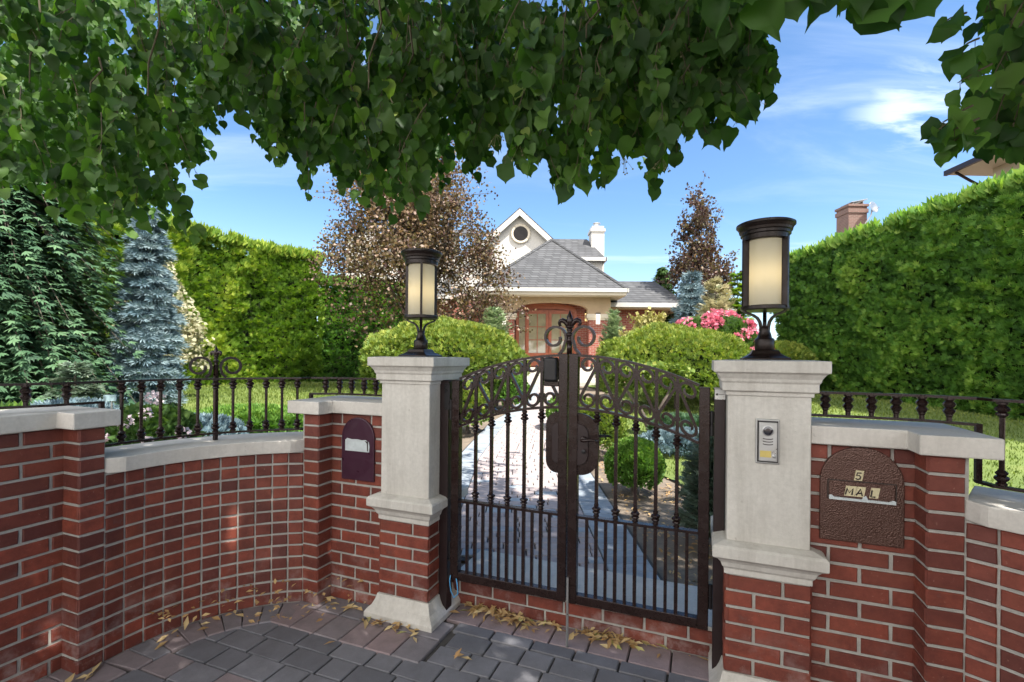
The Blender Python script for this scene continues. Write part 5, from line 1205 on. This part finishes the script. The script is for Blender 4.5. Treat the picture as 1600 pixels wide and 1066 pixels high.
# right upper roof block and stack
yu = HY+4.5; r0, r1 = hp(862, 374, yu+1.8), hp(917, 374, yu+1.8); e0, e1 = hp(905, 403, yu), hp(946, 403, yu)
xl2 = e1.x-6.0
mb = MB(); mb.add([Vector((xl2, yu, e1.z)), Vector((e1.x, yu, e1.z)), Vector((e1.x, yu+3.6, e1.z)), Vector((xl2, yu+3.6, e1.z)), Vector((xl2, yu+1.8, r1.z)), Vector((r1.x, yu+1.8, r1.z))], [(0, 1, 5, 4), (1, 2, 5), (2, 3, 4, 5), (3, 0, 4), (0, 3, 2, 1)]); mb.build('upper_roof', M['shingle'], hs_)
mb = MB(); mb.wb(xl2, e1.x+0.05, yu-0.07, yu, e1.z-0.16, e1.z+0.02); mb.wb(e1.x, e1.x+0.07, yu-0.07, yu+3.6, e1.z-0.16, e1.z+0.02); mb.build('gutter', M['white'], hs_)
mb = MB(); mb.wb(xl2+0.3, hp(941, 415, yu+0.3).x, yu+0.3, yu+3.3, 0.3, e1.z-0.10); mb.build('upper_wall', M['stucco_w'], hs_)
yc = yu+1.0; c0, c1 = hp(924, 400, yc), hp(944, 400, yc); ct = hp(933, 359, yc).z
mb = MB(); mb.wb(c0.x, c1.x, yc, yc+0.9, e1.z-2.6, ct); mb.wb(c0.x-0.05, c1.x+0.05, yc-0.05, yc+0.95, ct-0.10, ct+0.05); mb.wb(c0.x+0.02, c1.x-0.02, yc+0.02, yc+0.88, ct+0.051, ct+0.2); ch_ = mb.build('chimney', M['stucco_w'], hs_)
mb = MB(); mb.lathe(Vector(((c0.x+c1.x)/2, yc+0.4, ct+0.2)), [(0.16, 0), (0.16, 0.18), (0.20, 0.20), (0.20, 0.24), (0.01, 0.25)], 14); mb.build('chimney_pot', M['steel'], ch_)
# right wing
yw = HY+0.9; q0, q1 = hp(964, 474, yw), hp(1076, 474, yw); k0, k1 = hp(965, 440, yw+2.4), hp(1023, 440, yw+2.4)
mb = MB(); mb.add([Vector((q0.x-0.6, yw, q0.z)), Vector((q1.x, yw, q0.z)), Vector((q1.x, yw+5, q0.z)), Vector((q0.x-0.6, yw+5, q0.z)), Vector((q0.x-0.6, yw+2.4, k1.z)), Vector((k1.x, yw+2.4, k1.z))], [(0, 1, 5, 4), (1, 2, 5), (2, 3, 4, 5), (3, 0, 4), (0, 3, 2, 1)]); mb.build('wing_roof', M['shingle'], hs_)
mb = MB(); mb.wb(q0.x-0.6, q1.x+0.05, yw-0.08, yw, q0.z-0.16, q0.z+0.02); mb.wb(q1.x, q1.x+0.07, yw-0.08, yw+5, q0.z-0.16, q0.z+0.02); mb.build('gutter', M['white'], hs_)
mb = MB(); mb.wb(q0.x-0.55, q1.x-0.02, yw+0.002, yw+4.9, q0.z-0.22, q0.z-0.005); mb.build('soffit', M['stucco'], hs_)
mb = MB(); mb.wb(q0.x-0.6, hp(1036, 500, yw+0.6).x, yw+0.6, yw+4.5, 0.2, q0.z-0.221); mb.build('wing_wall', M['farbrick'], hs_)

# ------------------------------------------------------------------ neighbours beyond the right hedge
nb_ = thing('neighbour_house', (13.5, 25, 0), 'neighbouring brick house, only its chimney and brown ridge above the hedge', 'house')
c0, c1 = at(1326, 330, 24), at(1357, 330, 24); zt_ = at(1340, 322, 24).z
mb = MB(); mb.box(Vector(((c0.x+c1.x)/2, 24.5, zt_/2+1.5)), Vector(((c1.x-c0.x)/2*0.93, 0.0, 0)), Vector((0.0, 0.45, 0)), Vector((0, 0, zt_/2-1.5))); ch2 = mb.build('chimney', M['nbrick'], nb_)
mb = MB(); mb.box(Vector(((c0.x+c1.x)/2, 24.5, zt_-0.22)), Vector(((c1.x-c0.x)/2*1.02, 0.0, 0)), Vector((0.0, 0.50, 0)), Vector((0, 0, 0.10))); mb.box(Vector(((c0.x+c1.x)/2, 24.5, zt_+0.05)), Vector(((c1.x-c0.x)/2*1.04, 0.0, 0)), Vector((0.0, 0.52, 0)), Vector((0, 0, 0.06))); mb.build('band', M['nbrick'], ch2)
mb = MB(); cpt = Vector(((c0.x+c1.x)/2+0.05, 24.4, zt_+0.28)); mb.box(cpt, Vector((0.40, 0, 0.08)), Vector((0, 0.4, 0)), Vector((0, 0, 0.015))); 
for s2 in (-0.25, 0.25): mb.box(cpt+Vector((s2, 0, -0.12)), Vector((0.02, 0, 0)), Vector((0, 0.3, 0)), Vector((0, 0, 0.11)))
mb.build('chimney_cap', M['steel'], ch2)
mb = MB(); ra = at(1345, 350, 26); rb = at(1430, 345, 26); mb.add([Vector((ra.x-2, 24.8, 4.2)), Vector((rb.x+2, 24.8, 4.2)), Vector((rb.x+2, 27, ra.z)), Vector((ra.x+0.2, 27, ra.z)), Vector((ra.x-2, 29.5, 4.2)), Vector((rb.x+2, 29.5, 4.2))], [(0, 1, 2, 3), (3, 2, 5, 4), (0, 3, 4), (1, 5, 2)]); mb.build('roof', M['nroof'], nb_)
mb = MB(); mb.wb(ra.x-1.7, rb.x+1.7, 25.1, 29.2, 0.0, 4.3); mb.build('wall', M['nbrick'], nb_)
dsh = at(1363, 325, 23.8); sdh = thing('satellite_dish', dsh, 'grey satellite dish on the neighbouring chimney', 'satellite dish')
ax_ = Vector((0.35, -0.9, 0.25)).normalized(); X_ = ax_.cross(Zv).normalized(); Y_ = X_.cross(ax_)
mb = MB(); mb.lathe(dsh, [(0.01, 0), (0.15, 0.02), (0.28, 0.07), (0.30, 0.085), (0.28, 0.085), (0.15, 0.035), (0.01, 0.015)], 20, (X_, Y_, ax_)); mb.build('dish', M['steel'], sdh, True)
mb = MB(); mb.tube([dsh, dsh+Vector((-0.02, 0.05, -0.35)), dsh+Vector((-0.25, 0.15, -0.75))], 0.03, 6); mb.tube([dsh-Zv*0.2, dsh+ax_*0.35-Zv*0.12], 0.015, 5); mb.build('mast', M['steel'], sdh)
n2 = thing('neighbour_house', (19, 14, 0), 'neighbouring cream stone house with deep eaves at the top right corner', 'house')
e_ = at(1480, 268, 19.0); zz_ = e_.z; xe, xn = e_.x, e_.x-0.45
mb = MB(); mb.add([Vector((xe, 19, zz_)), Vector((xn, 8, zz_)), Vector((xn+6, 8, zz_+3.0)), Vector((xe+6, 16, zz_+3.0)), Vector((xe+9, 19.5, zz_))], [(0, 1, 2, 3), (0, 3, 4)]); mb.build('roof', M['nroof'], n2)
mb = MB(); mb.loft([[Vector((xe-0.10, 19.05, zz_-0.17)), Vector((xe+0.02, 19.05, zz_-0.17)), Vector((xe+0.02, 19.05, zz_+0.02)), Vector((xe-0.10, 19.05, zz_+0.02))], [Vector((xn-0.10, 8, zz_-0.17)), Vector((xn+0.02, 8, zz_-0.17)), Vector((xn+0.02, 8, zz_+0.02)), Vector((xn-0.10, 8, zz_+0.02))]]); mb.build('gutter', M['post'], n2)
mb = MB(); mb.prism([(xe+0.03, 19.0), (xn+0.03, 8), (xn+6, 8), (xe+8.5, 19.3)], zz_-0.15, zz_-0.04); mb.build('soffit', M['trim'], n2)
mb = MB(); mb.prism([(xe+1.1, 18.3), (xn+1.1, 8), (xn+6, 8), (xe+6, 18.5)], 0, zz_-0.151); mb.build('wall', M['nwall'], n2)
wn_ = Vector((xe+0.90, 15.6, zz_-1.55)); dW = Vector((-0.041, -1, 0)).normalized(); mb = MB(); extr(mb, wn_, dW, Zv, Vector((1, 0, 0)), arch_poly(0.80, 1.25), -0.02, 0.15); mb.build('arched_window', M['trim'], n2)
mb = MB(); extr(mb, wn_-Vector((0.05, 0, 0)), dW, Zv, Vector((1, 0, 0)), [(x*0.85, y*0.9) for x, y in arch_poly(0.80, 1.25)], 0.01, 0.028); mb.build('pane', M['glassd'], n2)
mb = MB(); mb.tube([Vector((xe+0.05, 18.7, zz_-0.15)), Vector((xe+0.45, 18.5, zz_-0.55)), Vector((xe+1.0, 18.4, zz_-0.9)), Vector((xe+1.02, 18.35, zz_-3))], 0.05, 6); mb.build('downpipe', M['post'], n2)

# ------------------------------------------------------------------ linden tree overhanging the gate
lt = thing('linden_tree', (3.4, -2.6, 0), 'large linden tree whose leafy boughs hang over the gate and frame the view', 'tree')
mb = MB(); mb.tube([Vector((3.4, -2.6, -0.1)), Vector((3.38, -2.55, 0.6)), Vector((3.3, -2.5, 2.2)), Vector((3.1, -2.2, 3.8)), Vector((2.8, -1.8, 5.2)), Vector((2.4, -1.4, 7))], [0.30, 0.24, 0.21, 0.17, 0.12, 0.05], 12); mb.build('trunk', M['bark'], lt, True)
EDGE = [(-80, 300), (0, 292), (60, 300), (130, 338), (180, 368), (232, 372), (262, 345), (285, 285), (322, 285), (322, 205), (352, 150), (375, 150), (380, 215), (430, 255), (465, 268), (500, 262), (540, 300), (590, 320), (635, 322), (680, 290), (700, 268), (760, 246), (780, 205), (792, 200), (800, 268), (840, 275), (880, 290), (905, 285), (960, 268), (1000, 272), (1042, 272), (1060, 208), (1100, 190), (1140, 175), (1185, 155), (1190, 130), (1125, 105), (1128, 55), (1180, 48), (1200, 40)]
EDGE = [(x+(-10 if x == 285 else -12 if x == 322 else 14 if 350 < x < 400 else 0), y-12) for x, y in EDGE]
def edge_y(x):
    for (a, ya), (b_, yb) in zip(EDGE, EDGE[1:]):
        if a <= x <= b_ and b_ > a: return ya+(yb-ya)*(x-a)/(b_-a)
    return 0
Pl, Dl, Nl, Sl, Rl = [], [], [], [], []
tw = MB(); fruit = MB()
def twig(p, dvec, ln, size, nleaf, tone, sag=0.5, thick=0.0035, draw=True):
    """a twig from p, sagging, with alternate leaves hanging from it"""
    pts = [p]; d = Vector(dvec).normalized(); st = ln/6; q = Vector(p)
    for i in range(6):
        d = (d+Vector((random.gauss(0, .10), random.gauss(0, .10), -sag*0.22))).normalized(); q = q+d*st; pts.append(q.copy())
    if draw: tw.tube(pts, [thick*(1-0.11*i) for i in range(7)], 4)
    for k in range(nleaf):
        f_ = (k+0.6)/nleaf*6; j = min(int(f_), 5); b_ = pts[j].lerp(pts[j+1], f_-j); dd = (pts[j+1]-pts[j]).normalized()
        sd2 = dd.cross(Vector((random.gauss(0, 1), random.gauss(0, 1), random.gauss(0, 1)))).normalized()
        out_ = (sd2*0.75+dd*0.35+Vector((0, 0, -0.75))).normalized(); base = b_+out_*size*0.35
        if draw: tw.tube([b_, base], 0.0011, 3)
        Pl.append(base); Dl.append(out_+Vector((0, 0, -0.35))); tow = (Vector((0, 0, CH))-base); tow.z *= 0.3; tow.normalize()
        Nl.append(tow*1.0+Vector((random.gauss(0, .5), random.gauss(0, .5), random.gauss(0, .4)+0.3))); Sl.append(size*random.uniform(0.55, 1.2)); Rl.append(min(1, max(0, tone+random.gauss(0, 0.24))))
    return pts[-1]
def depth_at(px):
    return 2.6 if px < 330 else 2.35 if px < 800 else 1.95
cnt = 0
while cnt < 1420:                                # hanging sprays seen from the gate
    px = random.uniform(-90, 1195); ey = edge_y(px)+random.uniform(-14, 12)
    if ey < 30: continue
    Y = depth_at(px)*random.uniform(0.85, 1.55) if random.random() < 0.68 else random.uniform(3.1, 4.6)
    ln = random.uniform(0.22, 0.42); lnpx = ln*F/Y
    py = random.uniform(-60, ey-lnpx*0.55-16)
    if ey-lnpx*0.55-16 < -60: continue
    # the sideways drift of the spray must stay under the edge too
    p = at(px, py, Y); dx_ = random.uniform(-0.5, 0.5)
    px2 = px+dx_*lnpx*0.6
    if edge_y(px2)-14 < py+lnpx*0.7: dx_ *= -0.5; 
    px2 = px+dx_*lnpx*0.6
    if edge_y(px2)-10 < py+lnpx*0.62: continue
    twig(p, (dx_, random.uniform(-0.4, 0.4), -0.75), ln, random.uniform(0.050, 0.080), random.randint(9, 14), 0.30+0.12*random.random()+(0.02 if px < 330 else 0), 0.5, draw=(Y < 2.5), thick=0.0026)
    cnt += 1
# right hand bough
REG = [(1485, 60), (1520, 60), (1500, 110), (1540, 130), (1530, 170), (1450, 215), (1440, 228), (1480, 215), (1520, 190), (1560, 225), (1590, 235)]
for i in range(62):
    px = random.uniform(1530, 1690); py = random.uniform(-80, 215); 
    lim = 1528-(0 if py < 120 else (py-120)*0.40)
    if px < lim+22: px = lim+22+random.random()*90
    Y = random.uniform(1.5, 2.2); ln = random.uniform(0.16, 0.28)
    if py+ln*F/Y*0.75 > 192: py = 192-ln*F/Y*0.75
    twig(at(px, py, Y), (random.uniform(-0.35, 0.2), random.uniform(-0.3, 0.3), -0.6), ln, random.uniform(0.062, 0.078), random.randint(6, 10), 0.36+0.1*random.random(), 0.3)
for px, py in ((1520, 165), (1500, 185), (1530, 200), (1550, 100), (1530, 60), (1510, 20), (1530, 185)):
    twig(at(px, py, 1.5), (-0.85, -0.1, -0.35), 0.13, 0.066, 4, 0.4, 0.2)
# big near leaves across the top
for px, py, dx_ in ((1130, -52, 0.2), (1170, -50, 0.1), (1215, -58, 0.2), (1260, -62, 0.0), (1325, -42, 0.2), (1350, -32, 0.3), (1395, -52, 0.5), (1290, -70, 0.2)):
    twig(at(px, py, 1.02), (dx_, 0.0, -0.5), 0.05, 0.078, 3, 0.36, 0.6, 0.0025)
# upper crown out of frame: shades the gate, walls and near path
def frustum_clear(p): return p.z > 1.62+0.80*max(p.y, 0)+0.02 or p.y < -0.2
k = 0
while k < 4200:
    p = Vector((random.uniform(-3.2, 7.4), random.uniform(-3.2, 5.6), random.uniform(2.9, 7.2)))
    e = ((p.x-2.2)/4.9)**2+((p.y+0.15)/2.9)**2+((p.z-5.0)/2.0)**2
    if e > 1 or not frustum_clear(p+Vector((0, 0, -0.35))): continue
    twig(p, (random.gauss(0, 1), random.gauss(0, 1), -0.3), 0.45, random.uniform(0.105, 0.135), 10, 0.5, 0.5, draw=False); k += 1
limbs = MB()
for tgt in ((-2.2, 2.6, 4.4), (-0.8, 3.4, 4.9), (0.6, 2.4, 4.1), (2.0, 3.5, 5.0), (4.6, 2.2, 4.4), (0.2, -1.2, 4.6), (-2.4, 0.4, 4.2), (5.8, -0.8, 4.9), (3.6, 4.6, 6.0), (1.5, 0.8, 3.3)):
    e = Vector(tgt); s_ = Vector((3.1, -2.2, 3.8)); m_ = s_.lerp(e, 0.5)+Vector((0, 0, 0.55)); limbs.tube([s_, s_.lerp(m_, 0.5)+Vector((0, 0, 0.15)), m_, m_.lerp(e, 0.5)+Vector((0, 0, 0.05)), e], [0.09, 0.07, 0.05, 0.03, 0.015], 7)
limbs.build('boughs', M['bark'], lt, True)
# long bare hanging shoots visible among the leaves
for px, py, py2, Y in ((245, -20, 150, 2.3), (590, -20, 140, 2.0), (640, 40, 170, 2.1), (560, 30, 120, 2.2), (60, -10, 130, 2.4), (155, 90, 145, 2.3), (930, -10, 60, 1.9), (690, 60, 150, 2.2)):
    a_, b_ = at(px, py, Y), at(px-14, py2, Y); tw.tube([a_, a_.lerp(b_, 0.35)+Vector((0.03, 0, 0)), a_.lerp(b_, 0.7)-Vector((0.01, 0, 0)), b_], [0.005, 0.0045, 0.0038, 0.003], 5)
tw.build('twigs', plain('twig_bark', (0.10, 0.085, 0.045), 0.8), lt)
A_ = lambda l_: np.array([tuple(v) for v in l_])
def T_var(curl, fold, sk, rnd_):
    V, T = HEART; V = V.copy(); rs_ = np.random.default_rng(rnd_)
    x, y = V[:, 0].copy(), V[:, 1].copy(); V[:, 0] = x*sk+0.10*np.sin(y*2.4)*(rnd_-3)*0.4; V[:, 2] = fold*np.abs(x)-curl*(y-0.3)**2+0.05*np.sin(7*y+9*x+rnd_); V[2:13, :2] *= (1+0.05*rs_.normal(size=(11, 1))); return V, T
tv = [T_var(0.15, 0.25, 1.0, 1), T_var(0.45, 0.55, 0.95, 2), T_var(-0.12, 0.12, 1.08, 3), T_var(0.30, 0.9, 0.8, 4), T_var(0.7, 0.3, 1.0, 5)]
Pa, Da, Na, Sa, Ra = A_(Pl), A_(Dl), A_(Nl), np.array(Sl), np.array(Rl); wh = rng.choice(5, len(Pa), p=[0.3, 0.22, 0.26, 0.10, 0.12]); Vs, Ts, Rs_, o_ = [], [], [], 0
for q in range(5):
    k_ = wh == q; V, T = cards(Pa[k_], Da[k_], Na[k_], Sa[k_], tv[q]); Vs.append(V); Ts.append(T+o_); o_ += len(V); Rs_.append(rep(Ra[k_], tv[q]))
tri_mesh('crown', np.concatenate(Vs), np.concatenate(Ts), M['linden'], lt, np.clip(np.concatenate(Rs_), 0, 1))
# seed clusters
for px, py, Y in ((1045, 68, 1.75), (1062, 85, 1.75), (912, 148, 1.8), (925, 158, 1.8), (812, 240, 1.9), (975, 262, 1.9), (1035, 262, 1.85), (775, 225, 2.0), (1175, 172, 1.8)):
    c = at(px, py, Y); fm = MB()
    for i in range(9):
        q = c+Vector((random.gauss(0, .022), random.gauss(0, .02), random.gauss(0, .02))); fm.lathe(q, [(0.0005, -0.0035), (0.003, -0.0018), (0.0036, 0), (0.003, 0.0018), (0.0005, 0.0035)], 7); fm.tube([c+Zv*0.04, q], 0.0007, 3)
    fm.build('seed_cluster', M['fruit'], lt, True)

# ------------------------------------------------------------------ fallen leaves
Pd = []
def litter(s0, t0, s1, t1, n, w_, zz_=0.010, pile=0.012):
    for i in range(n):
        u = random.random(); s_ = s0+(s1-s0)*u+random.gauss(0, w_); t_ = t0+(t1-t0)*u-abs(random.gauss(0, w_))
        if s_ < -0.77 and ((Vector((s_, t_))-ACEN).length > ARAD-0.06 and t_ > -0.82 or s_ < -1.14): continue
        if -0.77 <= s_ < -0.64 and t_ > -0.10: continue
        Pd.append(tuple(L(s_, t_, zz_+random.random()*pile)))
litter(0.13, 0.23, 0.42, 0.23, 95, 0.035, pile=0.025); litter(0.40, 0.22, 0.62, 0.24, 26, 0.03); litter(0.72, 0.24, 1.0, 0.24, 60, 0.03, pile=0.018); litter(0.95, 0.24, 1.25, 0.24, 14, 0.03)
litter(-0.36, -0.07, 0.0, -0.08, 34, 0.02); litter(-0.9, -0.10, -0.68, -0.08, 16, 0.03); litter(-1.10, -0.42, -0.98, -0.22, 26, 0.03, pile=0.018); litter(-1.14, -0.60, -1.11, -0.50, 12, 0.03); litter(-1.12, -0.98, -1.16, -0.85, 14, 0.03); litter(-0.66, 0.02, -0.36, 0.02, 10, 0.02)
for i in range(26): Pd.append(tuple(L(random.uniform(-1.1, 1.3), random.uniform(-1.2, 0.1), 0.010)))
P = np.array(Pd); n = len(P); D = rvec(n); D[:, 2] *= 0.22; Nn = rvec(n)*0.5+np.array((0, 0, 1.0))
V, T = cards(P, D, Nn, 0.04+0.045*rng.random(n), T_kite(0.08, 0.17, 0.45)); setp(tri_mesh('fallen_leaves', V, T, M['dry'], None, rep(rng.random(n), KITE)), 'dry tan leaves and bracts drifted against the step and wall feet', 'leaf litter', kind='stuff')
# leaf crumbs in the garden bed
n = 2600; P = np.zeros((n, 3)); P[:, 1] = 2.3+5*rng.random(n)**1.4; sd3 = rng.random(n) < 0.7; P[:, 0] = np.where(sd3, 0.95+rng.random(n)*1.3, -0.85-rng.random(n)*1.2); P[:, 2] = [gz(a, b)+0.004 for a, b in zip(P[:, 0], P[:, 1])]
D = rvec(n); D[:, 2] *= 0.2; V, T = cards(P, D, rvec(n)*0.4+np.array((0, 0, 1.0)), 0.02+0.03*rng.random(n), T_kite(0.1, 0.25, 0.45)); setp(tri_mesh('mulch_litter', V, T, M['dry'], None, rep(rng.random(n)*0.6, KITE)), 'scattered dry leaf crumbs on the garden bed soil', 'leaf litter', kind='stuff')
